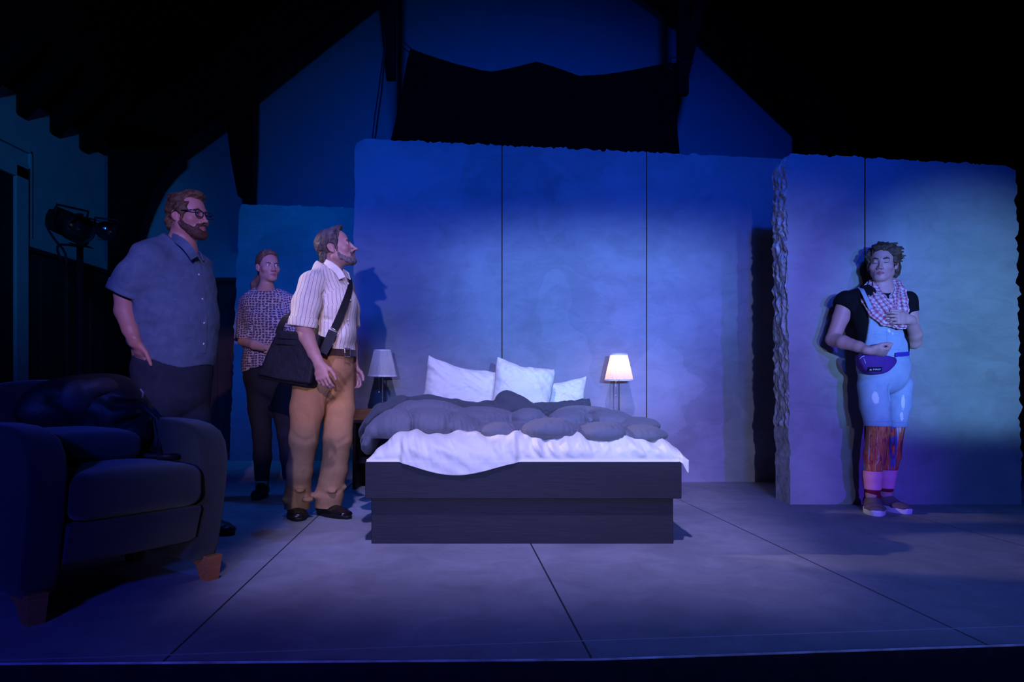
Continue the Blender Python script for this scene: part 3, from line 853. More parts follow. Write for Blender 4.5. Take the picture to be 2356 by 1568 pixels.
tag(quilt_fold(), 'dark grey blanket bunched across the bed between quilt and pillows', 'blanket')
bpy.data.objects['turned_back_edge'].name = 'blanket'

def pillow(name, c, w, h, t, rot, mat, label, corner=(0, 0, 0, 0), seed=0, cat='pillow', group=None, sag=0.0):
    bm = bmesh.new(); n = 56; top, bot = [], []
    for j in range(n + 1):
        r0, r1 = [], []
        for i in range(n + 1):
            u, v = 2 * i / n - 1, 2 * j / n - 1
            au, av = abs(u), abs(v)
            # sides drawn in between the corners
            sx = 1 - 0.06 * (1 - av ** 2); sz = 1 - 0.06 * (1 - au ** 2)
            rr = 1 - 0.10 * (au * av) ** 4
            th = ((1 - au ** 3.2) * (1 - av ** 3.2)) ** 0.55
            x, z = u * sx * rr * w / 2, v * sz * rr * h / 2
            q = (0 if u < 0 else 1) + (0 if v < 0 else 2)
            k = corner[q] * (au * av) ** 1.3
            x += math.copysign(k, u) * 0.5; z += math.copysign(k, v)
            z -= sag * (1 - au ** 2) * (v > 0) * v
            wr = 0.016 * mnoise.noise(Vector((u * 1.9 + seed, v * 2.4, seed * 1.7))) + 0.011 * mnoise.noise(Vector((u * 4 + v * 2, v * 5 + u * 3, seed))) + 0.006 * mnoise.noise(Vector((u * 9 - v * 4, v * 9 + u * 4, seed + 3)))
            z += 0.008 * mnoise.noise(Vector((u * 3.5, v * 3.5, seed + 7))); x += 0.006 * mnoise.noise(Vector((u * 3.5, v * 3.5, seed + 17)))
            rad = 0.006 * math.sin(10 * math.atan2(v, u) + seed) * min(1, (au ** 2 + av ** 2)) * th
            y = th * t / 2
            r0.append(bm.verts.new((x, -y - (wr + rad) * min(1, th * 3), z)))
            r1.append(r0[-1] if (i in (0, n) or j in (0, n)) else bm.verts.new((x, y + wr * min(1, th * 3), z)))
        top.append(r0); bot.append(r1)
    for j in range(n):
        for i in range(n):
            bm.faces.new((top[j][i], top[j][i + 1], top[j + 1][i + 1], top[j + 1][i]))
            bm.faces.new((bot[j][i], bot[j + 1][i], bot[j + 1][i + 1], bot[j][i + 1]))
    bmesh.ops.recalc_face_normals(bm, faces=bm.faces)
    o = from_bm(name, bm, mat, None, True, c); o.rotation_euler = rot
    return tag(o, label, cat, group)
R_ = math.radians
pillow('pillow', P(1062, 902, 5.18), 0.60, 0.46, 0.24, (R_(-18), R_(9), R_(3)), M['white_linen'], 'big white pillow with one raised corner leaning at the left of the bed head', (0, 0, 0.05, 0.0), 1, 'pillow', 'white pillows on the bed', 0.03)
pillow('pillow', P(1202, 900, 4.98), 0.45, 0.44, 0.22, (R_(-20), R_(8), R_(-4)), M['white_linen'], 'white pillow standing at the middle of the bed head, overlapping its neighbours', (0, 0, 0.045, 0.01), 5, 'pillow', 'white pillows on the bed', 0.02)
pillow('pillow', P(1283, 920, 5.24), 0.42, 0.32, 0.18, (R_(-15), R_(2), R_(-6)), M['white_linen'], 'white pillow with a pointed corner towards the lit lamp', (0, 0, 0, 0.05), 8, 'pillow', 'white pillows on the bed', 0.01)
pillow('pillow', P(1318, 958, 5.05), 0.40, 0.26, 0.11, (R_(-55), R_(8), R_(-6)), M['white_linen'], 'white pillow showing only a corner behind the dark grey pillow', (0, 0.03, 0, 0.03), 11, 'pillow', 'white pillows on the bed')
pillow('pillow', P(1290, 950, 4.80), 0.46, 0.20, 0.10, (R_(-40), R_(-3), R_(4)), M['duvet_dark'], 'dark grey pillow lying in front of the white pillows', (0, 0, 0, 0.03), 14)

# ================================================================== BEDSIDE TABLES AND LAMPS
nt = thing('nightstand', 'low black nightstand under the lit lamp', 'nightstand', (0.975, 5.42, 0))
rel(box('top', (0.81, 5.21, 0.475), (1.135, 5.63, 0.50), M['bedwood'], None, 0.003), nt)
rel(box('body', (0.825, 5.23, 0.03), (1.12, 5.62, 0.475), M['bedwood'], None, 0.003), nt)
dw = rel(box('drawer', (0.835, 5.215, 0.29), (1.11, 5.231, 0.455), M['bedwood'], None, 0.002), nt)
kb = lathe('knob', [(0.002, 0), (0.012, 0.004), (0.012, 0.012), (0.004, 0.018)], M['chrome'], None, 16); kb.rotation_euler = (PI / 2, 0, 0); kb.location = (0.97, 5.215, 0.37); kb.parent = dw; kb.matrix_parent_inverse = Matrix.Identity(4)
M['warm_wood'] = wood_dark('brown_pine_board', (0.22, 0.10, 0.04), (0.36, 0.18, 0.07))
n2 = thing('nightstand', 'dark open nightstand with shelf under the unlit lamp', 'nightstand', (-1.03, 5.42, 0))
rel(box('top', (-1.23, 5.21, 0.505), (-0.83, 5.63, 0.53), M['bedwood'], None, 0.003), n2)
rel(box('side_panel', (-1.22, 5.22, 0), (-1.195, 5.62, 0.505), M['bedwood']), n2)
rel(box('side_panel', (-0.865, 5.22, 0), (-0.84, 5.62, 0.505), M['bedwood']), n2)
rel(box('back_panel', (-1.195, 5.60, 0.05), (-0.865, 5.62, 0.505), M['bedwood']), n2)
rel(box('shelf', (-1.195, 5.22, 0.20), (-0.865, 5.60, 0.225), M['bedwood']), n2)
# open wooden box beside the unlit lamp
wb = thing('wooden_box', 'open brown wooden box beside the unlit lamp', 'box', (-1.12, 5.35, 0.53))
bm = bmesh.new(); x0, x1, y0_, y1_, z0, z1 = -1.225, -1.075, 5.23, 5.50, 0.532, 0.612
for a, b in [((x0, y0_, z0), (x1, y0_ + 0.012, z1)), ((x0, y1_ - 0.012, z0), (x1, y1_, z1)), ((x0, y0_ + .012, z0), (x0 + 0.012, y1_ - .012, z1)), ((x1 - 0.012, y0_ + .012, z0), (x1, y1_ - .012, z1)), ((x0 + .012, y0_ + .012, z0), (x1 - .012, y1_ - .012, z0 + 0.01))]:
    bm_box(bm, a, b, 0.001)
rel(from_bm('box_body', bm, M['warm_wood']), wb)

def shade_mat(name, col, lit):
    t = NT(name, 0.9, 0.1, col)
    o = t.coord(); X, Y, Z = t.sep(o)
    ang = t.math('ARCTAN2', Y, X); pl = t.math('SINE', t.math('MULTIPLY', ang, 64))
    t.bump(pl, 0.35, 0.004)
    tr = t.node('ShaderNodeBsdfTranslucent'); tr.inputs[0].default_value = (*((1.0, 0.86, 0.66) if lit else (0.8, 0.8, 0.8)), 1)
    mx = t.node('ShaderNodeMixShader'); mx.inputs[0].default_value = 0.6 if lit else 0.2
    out = t.n['Material Output']; t.l.new(t.b.outputs[0], mx.inputs[1]); t.l.new(tr.outputs[0], mx.inputs[2]); t.l.new(mx.outputs[0], out.inputs[0])
    return t.m
def table_lamp(x, y, z, lit, label):
    t = thing('table_lamp', label, 'lamp', (x, y, z))
    base = lathe('base', [(0.0, 0.0), (0.072, 0.0), (0.074, 0.004), (0.070, 0.010), (0.045, 0.018), (0.024, 0.028), (0.016, 0.042), (0.013, 0.055), (0.009, 0.062), (0.005, 0.066)], M['brass'] if lit else M['chrome'], t, 40)
    lathe('stem', [(0.0055, 0.06), (0.0055, 0.35), (0.010, 0.352), (0.010, 0.365), (0.004, 0.367)], M['chrome'], t, 16)
    # pleated, slightly flared shade with bound rims
    bm = bmesh.new(); seg = 128; z0, z1, r0, r1 = 0.335, 0.545, 0.113, 0.067
    prof = [(r0, z0), (r0 - 0.010, z0 + 0.05), (r0 - 0.022, z0 + 0.105), (r1 + 0.010, z0 + 0.16), (r1, z1)]
    rings = []
    for r, zz in prof:
        rings.append([bm.verts.new(((r + (0.0012 if k % 2 else -0.0012)) * math.cos(2 * PI * k / seg), (r + (0.0012 if k % 2 else -0.0012)) * math.sin(2 * PI * k / seg), zz)) for k in range(seg)])
    for i in range(len(prof) - 1):
        for k in range(seg): bm.faces.new((rings[i][k], rings[i][(k + 1) % seg], rings[i + 1][(k + 1) % seg], rings[i + 1][k]))
    bmesh.ops.solidify(bm, geom=bm.faces[:], thickness=0.002)
    sh = from_bm('lamp_shade', bm, shade_mat('lit_shade_fabric' if lit else 'unlit_shade_fabric', (0.88, 0.86, 0.84), lit), t, False)
    for r, zz in ((r0, z0 + 0.004), (r1, z1 - 0.004)):
        lathe('rim', [(r + 0.0018, zz - 0.006), (r + 0.0030, zz), (r + 0.0018, zz + 0.006), (r - 0.0035, zz + 0.006), (r - 0.0035, zz - 0.006), (r + 0.0018, zz - 0.006)], plain('shade_binding', (0.70, 0.68, 0.72), 0.8), sh, 64, (0, 0, 0), False)
    # pull chain with ball
    tube('pull_chain', [(-0.026, -0.01, 0.37), (-0.026, -0.01, 0.22)], 0.0012, M['chrome'], t, 6)
    bm = bmesh.new(); bmesh.ops.create_uvsphere(bm, u_segments=16, v_segments=10, radius=0.007); bmesh.ops.translate(bm, verts=bm.verts, vec=(-0.026, -0.01, 0.214)); from_bm('pull_ball', bm, M['chrome'], t, True)
    bl = NT('bulb_glass', 0.3, 0.5, (0.9, 0.9, 0.88))
    if lit: bl.b.inputs['Emission Color'].default_value = (1.0, 0.72, 0.42, 1); bl.b.inputs['Emission Strength'].default_value = 14.0
    bm = bmesh.new(); bmesh.ops.create_uvsphere(bm, u_segments=20, v_segments=14, radius=0.028); bmesh.ops.translate(bm, verts=bm.verts, vec=(0, 0, 0.425)); from_bm('bulb', bm, bl.m, t, True)
    lathe('socket', [(0.014, 0.362), (0.016, 0.37), (0.016, 0.398), (0.012, 0.402)], M['brass'] if lit else M['chrome'], t, 16)
    if lit:
        d = bpy.data.lights.new('lamp_light', 'POINT'); d.energy = LAMP_W; d.color = (1.0, 0.70, 0.40); d.shadow_soft_size = 0.03
        o = bpy.data.objects.new('lamp_light', d); link(o, t); o.location = (0, 0, 0.425)
        bpy.data.objects[t.children[-2].name]
    return t
LAMP_W = 12.0
L2 = table_lamp(P(1424, 0, 5.42).x, 5.42, 0.501, True, 'lit table lamp with glowing pleated white shade beside the bed')
tube('power_cord', [(0.07, 0.02, 0.006), (0.10, -0.03, 0.02), (0.15, -0.06, 0.028), (0.185, -0.05, 0.02), (0.205, 0.03, 0.005), (0.20, 0.16, 0.002)], 0.0035, plain('white_cord', (0.8, 0.8, 0.82), 0.5), L2, 8)
table_lamp(P(880, 0, 5.40).x, 5.40, 0.531, False, 'unlit table lamp with white pleated shade, nearest the man with the bag')

# ================================================================== ARMCHAIR
def fabric(name, col, var=0.25):
    t = NT(name, 0.95, 0.1); o = t.coord(); n = t.noise(o, 5, 3); f = t.noise(o, 260, 2, 0.7)
    s = t.math('ADD', t.math('MULTIPLY', n, 0.5), t.math('MULTIPLY', f, 0.5))
    t.color(t.ramp(s, [(0.35, tuple(c * (1 - var) for c in col)), (0.65, tuple(c * (1 + var) for c in col))]))
    t.bump(f, 0.5, 0.004); t.b.inputs['Sheen Weight'].default_value = 0.25; t.b.inputs['Sheen Roughness'].default_value = 0.5
    return t.m
M['chair'] = fabric('charcoal_chenille', (0.032, 0.028, 0.030))
M['orange_wood'] = wood_dark('orange_stained_wood', (0.32, 0.095, 0.035), (0.48, 0.16, 0.06))
gl, gr = G(78, 1440), G(490, 1335)
wdir = Vector((gr.x - gl.x, gr.y - gl.y, 0)); cw = wdir.length; wdir.normalize()
mid = (gl + gr) / 2
crot = math.atan2(wdir.y, wdir.x)
ac = thing('armchair', 'dark charcoal upholstered armchair with rounded arms and short orange wooden feet', 'armchair', (mid.x, mid.y, 0), crot)
hw = cw / 2 + 0.035         # half of the overall width; local +y points to the back of the chair
AT = 0.115                  # thickness of an arm
def smooth_prism_yz(name, prof, x0, x1, bevel, mat, parent, seg=4):
    bm = bmesh.new(); a = [bm.verts.new((x0, y, z)) for y, z in prof]; b = [bm.verts.new((x1, y, z)) for y, z in prof]
    bm.faces.new(a); bm.faces.new(b[::-1]); n = len(prof)
    for i in range(n): bm.faces.new((a[i], b[i], b[(i + 1) % n], a[(i + 1) % n]))
    bmesh.ops.recalc_face_normals(bm, faces=bm.faces)
    es = [e for e in bm.edges if abs(e.verts[0].co.x - e.verts[1].co.x) < 1e-6]
    bmesh.ops.bevel(bm, geom=es, offset=bevel, segments=seg, profile=0.5, affect='EDGES')
    return from_bm(name, bm, mat, parent, True)
armp = [(0.03, 0.085), (0.0, 0.15), (-0.035, 0.30), (-0.055, 0.42), (-0.058, 0.50), (-0.045, 0.555), (-0.012, 0.597), (0.045, 0.622), (0.13, 0.636), (0.26, 0.642), (0.42, 0.640), (0.60, 0.63), (0.66, 0.60), (0.68, 0.40), (0.66, 0.085)]
smooth_prism_yz('arm', armp, -hw, -hw + AT, 0.022, M['chair'], ac)
smooth_prism_yz('arm', armp, hw - AT, hw, 0.022, M['chair'], ac)
xi = hw - AT - 0.002
# seat cushion with a bulging front, and the front panel below its seam
def sbox(name, lo, hi, rnd, mat, parent, bulge=0.0):
    c = [(lo[i] + hi[i]) / 2 for i in range(3)]
    bm = bmesh.new(); bmesh.ops.create_cube(bm, size=2.0); bmesh.ops.subdivide_edges(bm, edges=bm.edges, cuts=18, use_grid_fill=True)
    hsz = [(hi[i] - lo[i]) / 2 for i in range(3)]
    for v in bm.verts:
        q = [v.co[i] * hsz[i] for i in range(3)]
        cl = [max(-(hsz[i] - rnd), min(hsz[i] - rnd, q[i])) for i in range(3)]
        d = Vector([q[i] - cl[i] for i in range(3)])
        if d.length > 1e-6: d = d.normalized() * rnd
        p = Vector(cl) + d
        u, vv, w = p.x / hsz[0], p.y / hsz[1], p.z / hsz[2]
        p.z += bulge * (1 - u * u) * (1 - vv * vv) * max(0, w); p.y -= bulge * 0.8 * (1 - u * u) * (1 - w * w) * max(0, -vv)
        v.co = p + Vector(c)
    return from_bm(name, bm, mat, parent, True)
sbox('seat_cushion', (-xi, -0.085, 0.318), (xi, 0.50, 0.475), 0.05, M['chair'], ac, 0.022)
smooth_prism_yz('front_panel', [(0.03, 0.165), (-0.02, 0.19), (-0.055, 0.30), (-0.052, 0.315), (0.5, 0.315), (0.5, 0.165)], -xi, xi, 0.008, M['chair'], ac)
# reclined back with a curved top
bm = bmesh.new(); bw = hw + 0.02; n = 28
outl = [(-bw, 0.15), (bw, 0.15)] + [(bw * math.cos(PI * i / n) if True else 0, 0.60 + 0.215 * math.sin(PI * i / n) ** 0.75) for i in range(n + 1)]
a = [bm.verts.new((x, 0.0, z)) for x, z in outl]; b = [bm.verts.new((x, 0.17, z)) for x, z in outl]
bm.faces.new(a); bm.faces.new(b[::-1]); m_ = len(outl)
for i in range(m_): bm.faces.new((a[i], b[i], b[(i + 1) % m_], a[(i + 1) % m_]))
bmesh.ops.recalc_face_normals(bm, faces=bm.faces)
es = [e for e in bm.edges if abs(e.verts[0].co.y - e.verts[1].co.y) < 1e-6]
bmesh.ops.bevel(bm, geom=es, offset=0.045, segments=5, profile=0.5, affect='EDGES')
bk = from_bm('backrest', bm, M['chair'], ac, True); bk.location = (0, 0.505, 0); bk.rotation_euler = (R_(-9), 0, 0)
def foot(x, flip, y):
    bm = bmesh.new()
    s = 1 if flip else -1
    prof = [(-0.02, 0.0), (0.032, 0.0), (0.055, 0.06), (0.115, 0.088), (0.115, 0.10), (-0.034, 0.10)]   # (y back, z)
    if y > 0.3: prof = [(-p[0], p[1]) for p in prof]
    w0, w1 = x - 0.030, x + 0.030
    a = [bm.verts.new((w0 + (0.006 if z < 0.01 else 0), y + yy, z)) for yy, z in prof]; b = [bm.verts.new((w1 - (0.006 if z < 0.01 else 0), y + yy, z)) for yy, z in prof]
    bm.faces.new(a); bm.faces.new(b[::-1]); k = len(prof)
    for i in range(k): bm.faces.new((a[i], b[i], b[(i + 1) % k], a[(i + 1) % k]))
    bmesh.ops.recalc_face_normals(bm, faces=bm.faces)
    return from_bm('foot', bm, M['orange_wood'], ac)
for x in (-cw / 2 + 0.01, cw / 2 + 0.005):
    foot(x, x > 0, 0.025); foot(x, x > 0, 0.60)
def cpt(x, y, z):
    p = mid + wdir * x + Vector((-wdir.y, wdir.x, 0)) * y; return Vector((p.x, p.y, z))
# square cushion lying on the seat
M['cushion'] = fabric('dark_blue_grey_weave', (0.040, 0.040, 0.050))
cu = sbox('cushion', (-0.19, -0.15, -0.055), (0.19, 0.15, 0.055), 0.045, M['cushion'], None, 0.012)
cu.location = cpt(-0.06, 0.30, 0.548); cu.rotation_euler = (R_(4), 0, crot)
tag(cu, 'thick dark grey cushion lying flat on the armchair seat', 'cushion')
# rucksack thrown on the chair back
bp = thing('backpack', 'dark crumpled backpack heaped on the armchair against its back', 'backpack', cpt(0.16, 0.42, 0.5))
def bq(x, y, z): return cpt(x, y, z)
pr = []
Rz = np.array([[wdir.x, wdir.y, 0], [-wdir.y, wdir.x, 0], [0, 0, 1.0]])
for (x, y, z, r) in [(0.02, 0.44, 0.70, (0.20, 0.10, 0.11)), (0.14, 0.38, 0.66, (0.13, 0.12, 0.13)), (0.10, 0.42, 0.775, (0.13, 0.08, 0.05)), (-0.08, 0.44, 0.67, (0.12, 0.08, 0.07)), (0.17, 0.34, 0.58, (0.08, 0.09, 0.07)), (0.05, 0.44, 0.60, (0.2, 0.07, 0.05))]:
    pr.append(ell(bq(x, y, z), r, Rz, 0.04))
for a, b in [((0.0, 0.33, 0.76), (0.09, 0.29, 0.70)), ((0.09, 0.29, 0.70), (0.2, 0.28, 0.70)), ((-0.1, 0.36, 0.72), (0.0, 0.33, 0.64)), ((0.1, 0.28, 0.62), (0.22, 0.27, 0.66))]:
    pr.append(rc(bq(*a), bq(*b), 0.008, 0.008, 0.03, 'sub'))
pr.append(func(lambda x, y, z: -0.007 * wob(x, y, z, 17, 2) - 0.004 * wob(x, y, z, 45, 1)))
M['bag_nylon'] = plain('black_nylon', (0.014, 0.014, 0.017), 0.55, 0.35, var=0.3, scale=8, bump=0.3, bscale=40, bdist=0.01)
M['bag_panel'] = plain('dull_blue_nylon', (0.035, 0.037, 0.05), 0.6, 0.35, var=0.2, scale=8, bump=0.3, bscale=40, bdist=0.01)
rel(sdf_mesh('bag_body', pr, 0.007, M['bag_nylon']), bp)
pr2 = [ell(bq(-0.01, 0.36, 0.73), (0.075, 0.035, 0.07), Rz, 0.03), ell(bq(0.06, 0.33, 0.77), (0.06, 0.03, 0.035), Rz, 0.03), func(lambda x, y, z: -0.005 * wob(x, y, z, 30, 2))]
rel(sdf_mesh('front_pocket', pr2, 0.006, M['bag_panel']), bp)
rel(tube('strap', [bq(0.19, 0.30, 0.70), bq(0.24, 0.27, 0.64), bq(0.245, 0.25, 0.56), bq(0.22, 0.22, 0.50), bq(0.18, 0.16, 0.487)], 0.012, M['bag_nylon'], None, 8), bp)
rel(tube('strap', [bq(0.13, 0.30, 0.55), bq(0.12, 0.25, 0.51), bq(0.16, 0.18, 0.497), bq(0.22, 0.12, 0.493), bq(0.21, 0.08, 0.497), bq(0.15, 0.11, 0.497)], 0.012, M['bag_nylon'], None, 8), bp)
rel(tube('buckle', [bq(0.175, 0.275, 0.76), bq(0.182, 0.268, 0.745), bq(0.180, 0.268, 0.725)], 0.004, plain('grey_plastic', (0.3, 0.28, 0.27), 0.4, 0.5), None, 8), bp)

# ================================================================== STAGE LIGHTS ON A STAND
sd = 5.9
base = P(184, 0, sd); sx_, sy_ = base.x, sd
st = thing('lighting_stand', 'black lighting pole with crossbar in front of the teal side wall', 'stand', (sx_, sy_, 0))
tz = wz(505, sd)
rel(tube('pole', [(sx_, sy_, 0.03), (sx_, sy_, tz + 0.05)], 0.026, M['metal_black'], None, 14), st)
rel(lathe('base', [(0.0, 0.0), (0.25, 0.0), (0.25, 0.02), (0.04, 0.035), (0.03, 0.10)], M['metal_black'], None, 32, (sx_, sy_, 0)), st)
rel(tube('crossbar', [P(128, 478, sd + 0.04), P(250, 528, sd - 0.02)], 0.018, M['metal_black'], None, 10), st)
def fixture(c, aim, length, rad, label):
    c = Vector(c); d = (Vector(aim) - c).normalized()
    f = thing('stage_spotlight', label, 'spotlight', c)
    q = d.to_track_quat('Z', 'Y').to_matrix().to_4x4(); q.translation = Vector((0, 0, 0))
    L = length
    o = lathe('body', [(0.0, -L * 0.55), (rad * 0.55, -L * 0.55), (rad * 0.8, -L * 0.45), (rad * 0.85, -L * 0.1), (rad * 0.75, -L * 0.05), (rad * 0.75, L * 0.12), (rad, L * 0.14), (rad, L * 0.45), (rad * 0.92, L * 0.45), (rad * 0.92, L * 0.3), (0, L * 0.28)], M['metal_black'], f, 28, closed_ends=False)
    o.matrix_local = q
    bm = bmesh.new(); bm_tube(bm, [(-rad * 1.1, 0, 0), (-rad * 1.1, rad * 1.3, 0), (rad * 1.1, rad * 1.3, 0), (rad * 1.1, 0, 0)], 0.010, 6)
    o = from_bm('yoke', bm, M['metal_black'], f, True); o.matrix_local = q
    bm = bmesh.new()
    for k in range(5):
        z = -L * 0.42 + k * L * 0.06
        bm_lathe(bm, [(rad * 0.80, z), (rad * 0.93, z), (rad * 0.93, z + 0.006), (rad * 0.80, z + 0.006)], 24, (0, 0, 0), False)
    o = from_bm('cooling_fins', bm, M['metal_black'], f); o.matrix_local = q
    for s in (-1, 1):
        o = box('barn_door', (-rad * 0.7, s * rad * 1.02 - 0.002, L * 0.45), (rad * 0.7, s * rad * 1.02 + 0.002, L * 0.45 + 0.09), M['metal_black'], f); o.matrix_local = q
    g = NT('dark_lens', 0.1, 0.6, (0.01, 0.01, 0.012)); o = lathe('lens', [(0.0, L * 0.40), (rad * 0.6, L * 0.385), (rad * 0.91, L * 0.35)], g.m, f, 28, closed_ends=False); o.matrix_local = q
    return f
fixture(P(160, 518, sd - 0.12), P(160, 518, sd - 0.12) + Vector((1.0, -0.55, -0.42)), 0.42, 0.115, 'larger dark stage spotlight pointing down and right on the lighting pole')
fixture(P(245, 530, sd - 0.06), P(245, 530, sd - 0.06) + Vector((0.5, -1.0, -0.25)), 0.32, 0.075, 'smaller dark stage spotlight with round lens at the crossbar end')
def cable(pts, label):
    tag(tube('cable', [P(x, y, d) for x, y, d in pts], 0.010, M['metal_black'], None, 7), label, 'cable')
cable([(116, 482, sd + .05), (108, 496, sd), (106, 515, sd), (113, 532, sd), (124, 548, sd), (135, 562, sd), (143, 570, sd), (150, 583, sd), (153, 598, sd), (154, 620, sd)], 'black cable looping down from the back of the larger spotlight')
cable([(210, 535, sd - .1), (208, 545, sd - .1), (200, 560, sd - .08), (192, 567, sd - .05), (178, 566, sd - .06), (158, 563, sd), (140, 562, sd + .03), (133, 566, sd + .03), (132, 574, sd), (137, 590, sd), (141, 605, sd)], 'black cable slung across the lighting pole below the smaller spotlight')

# ================================================================== PEOPLE: building blocks
def nrm(v): v = np.asarray(v, float); return v / np.linalg.norm(v)
class Head:
    """head frame: x to the person's right, y forward, z up; origin between the eyes' level and the ears"""
    def __init__(s, c, fwd, up, sc=1.0):
        s.c = _v(c); s.f = nrm(fwd); u = np.asarray(up, float); u = u - s.f * u.dot(s.f); s.u = nrm(u); s.r = np.cross(s.f, s.u); s.s = sc
        s.R = np.array([s.r, s.f, s.u])
    def p(s, x, y, z): return s.c + s.s * (x * s.r + y * s.f + z * s.u)
    def loc(s, vs): return ((vs - s.c) @ s.R.T) / s.s
    def e(s, c, r, k=0.01, op='add', rot=None):
        R = s.R if rot is None else rot @ s.R
        return ell(s.p(*c), np.array(r) * s.s, R, k, op)
    def t(s, a, b, ra, rb=None, k=0.01, op='add'): return rc(s.p(*a), s.p(*b), ra * s.s, (ra if rb is None else rb) * s.s, k, op)
def rotx(a): c, s_ = math.cos(a), math.sin(a); return np.array([[1, 0, 0], [0, c, s_], [0, -s_, c]])
def roty(a): c, s_ = math.cos(a), math.sin(a); return np.array([[c, 0, -s_], [0, 1, 0], [s_, 0, c]])
def rotz(a): c, s_ = math.cos(a), math.sin(a); return np.array([[c, s_, 0], [-s_, c, 0], [0, 0, 1]])
def head_prims(H, male=True, jaw=1.0, closed=False, smile=False, nose=1.0, fat=0.0):
    L = []
    e, t = H.e, H.t
    L.append(e((0, -0.012, 0.036), (0.076, 0.096, 0.080), 0.0))
    L.append(e((0, 0.030, -0.030), (0.062 + fat, 0.060, 0.082), 0.03))
    for sx in (-1, 1):
        L.append(t((sx * 0.050 * jaw, 0.000, -0.060), (sx * 0.018, 0.066, -0.098), 0.024 + fat, 0.020, 0.025))
        L.append(e((sx * 0.046, 0.055, -0.030), (0.022, 0.022, 0.020), 0.02))
    L.append(e((0, 0.076, -0.100), (0.021 * jaw, 0.016, 0.017), 0.018))
    L.append(t((-0.032, 0.077, 0.018), (0.032, 0.077, 0.018), 0.010 if male else 0.007, None, 0.014))
    for sx in (-1, 1):
        L.append(e((sx * 0.032, 0.092, 0.000), (0.017, 0.012, 0.011), 0.010, 'sub'))
        L.append(e((sx * 0.0315, 0.0725, -0.001), (0.0150, 0.0135, 0.0135), 0.003))
        if not closed:
            L.append(e((sx * 0.0315, 0.089, -0.002), (0.0112, 0.010, 0.0038), 0.002, 'sub'))
        else:
            L.append(t((sx * 0.020, 0.0885, -0.007), (sx * 0.044, 0.0835, -0.006), 0.0016, None, 0.003, 'sub'))
    # nose
    L.append(t((0, 0.084, 0.012), (0, 0.106 * nose, -0.034), 0.0075, 0.0095, 0.012))
    L.append(e((0, 0.110 * nose, -0.038), (0.0115, 0.0120, 0.0095), 0.006))
    for sx in (-1, 1):
        L.append(e((sx * 0.0125, 0.098, -0.042), (0.0075, 0.0105, 0.0075), 0.005))
        L.append(e((sx * 0.0065, 0.106, -0.0485), (0.0035, 0.005, 0.003), 0.003, 'sub'))
    # mouth
    L.append(e((0, 0.076, -0.070), (0.030, 0.018, 0.022), 0.018))
    L.append(t((-0.022, 0.084, -0.0695), (0, 0.0945, -0.0665), 0.0035, 0.0050, 0.006)); L.append(t((0.022, 0.084, -0.0695), (0, 0.0945, -0.0665), 0.0035, 0.0050, 0.006))
    L.append(t((-0.020, 0.084, -0.0755), (0, 0.0925, -0.0785), 0.0035, 0.0062, 0.006)); L.append(t((0.020, 0.084, -0.0755), (0, 0.0925, -0.0785), 0.0035, 0.0062, 0.006))
    g = 0.0032 if smile else 0.0016
    L.append(t((-0.025, 0.0865, -0.070 if smile else -0.0725), (0, 0.0985, -0.0725), g * 0.6, g, 0.003, 'sub')); L.append(t((0.025, 0.0865, -0.070 if smile else -0.0725), (0, 0.0985, -0.0725), g * 0.6, g, 0.003, 'sub'))
    # ears
    for sx in (-1, 1):
        R = rotx(0.22) if True else None
        R = roty(sx * 0.0) @ R
        rz_ = rotz(sx * 0.35)
        L.append(e((sx * 0.077, -0.014, -0.012), (0.0085, 0.0185, 0.030), 0.004, 'add', rz_ @ R))
        L.append(e((sx * 0.0875, -0.011, -0.009), (0.0062, 0.0105, 0.019), 0.003, 'sub', rz_ @ R))
        L.append(e((sx * 0.076, -0.004, -0.036), (0.006, 0.008, 0.009), 0.004))
    return L
def lips_mask(H):
    def fn(vs):
        q = H.loc(vs); m = np.zeros(len(vs))
        for z, r in ((-0.067, 0.0055), (-0.078, 0.0068)):
            d = (np.abs(q[:, 0]) / 0.024) ** 2 + ((q[:, 2] - z + 0.003 * (np.abs(q[:, 0]) / 0.024) ** 2 * (1 if z > -0.07 else -1)) / r) ** 2
            m = np.maximum(m, np.clip((1.25 - d) * 3, 0, 1) * (q[:, 1] > 0.07))
        return m
    return fn
def skin(name, col, lip=(0.45, 0.16, 0.15), red=(0.62, 0.25, 0.2)):
    t = NT(name, 0.5, 0.35); o = t.coord()
    n = t.noise(o, 14, 4); n2 = t.noise(o, 90, 3)
    c = t.ramp(t.math('ADD', t.math('MULTIPLY', n, 0.7), t.math('MULTIPLY', n2, 0.3)), [(0.35, tuple(a * b for a, b in zip(col, (0.92, 0.86, 0.84)))), (0.65, col)])
    c = t.mix(t.attr('lips').outputs['Fac'], c, lip)
    c = t.mix(t.math('MULTIPLY', t.attr('flush').outputs['Fac'], 0.45), c, red)
    t.color(c); t.bump(n2, 0.12, 0.002)
    t.b.inputs['Subsurface Weight'].default_value = 0.08; t.b.inputs['Subsurface Radius'].default_value = (0.012, 0.004, 0.002)
    return t.m
def flush_mask(H):
    def fn(vs):
        q = H.loc(vs); m = np.zeros(len(vs))
        for c, r in (((0.046, 0.06, -0.035), 0.03), ((-0.046, 0.06, -0.035), 0.03), ((0, 0.11, -0.036), 0.022), ((0.08, -0.014, -0.012), 0.028), ((-0.08, -0.014, -0.012), 0.028)):
            d = np.linalg.norm(q - np.array(c), axis=1) / r; m = np.maximum(m, np.clip(1.2 - d, 0, 1))
        return m
    return fn
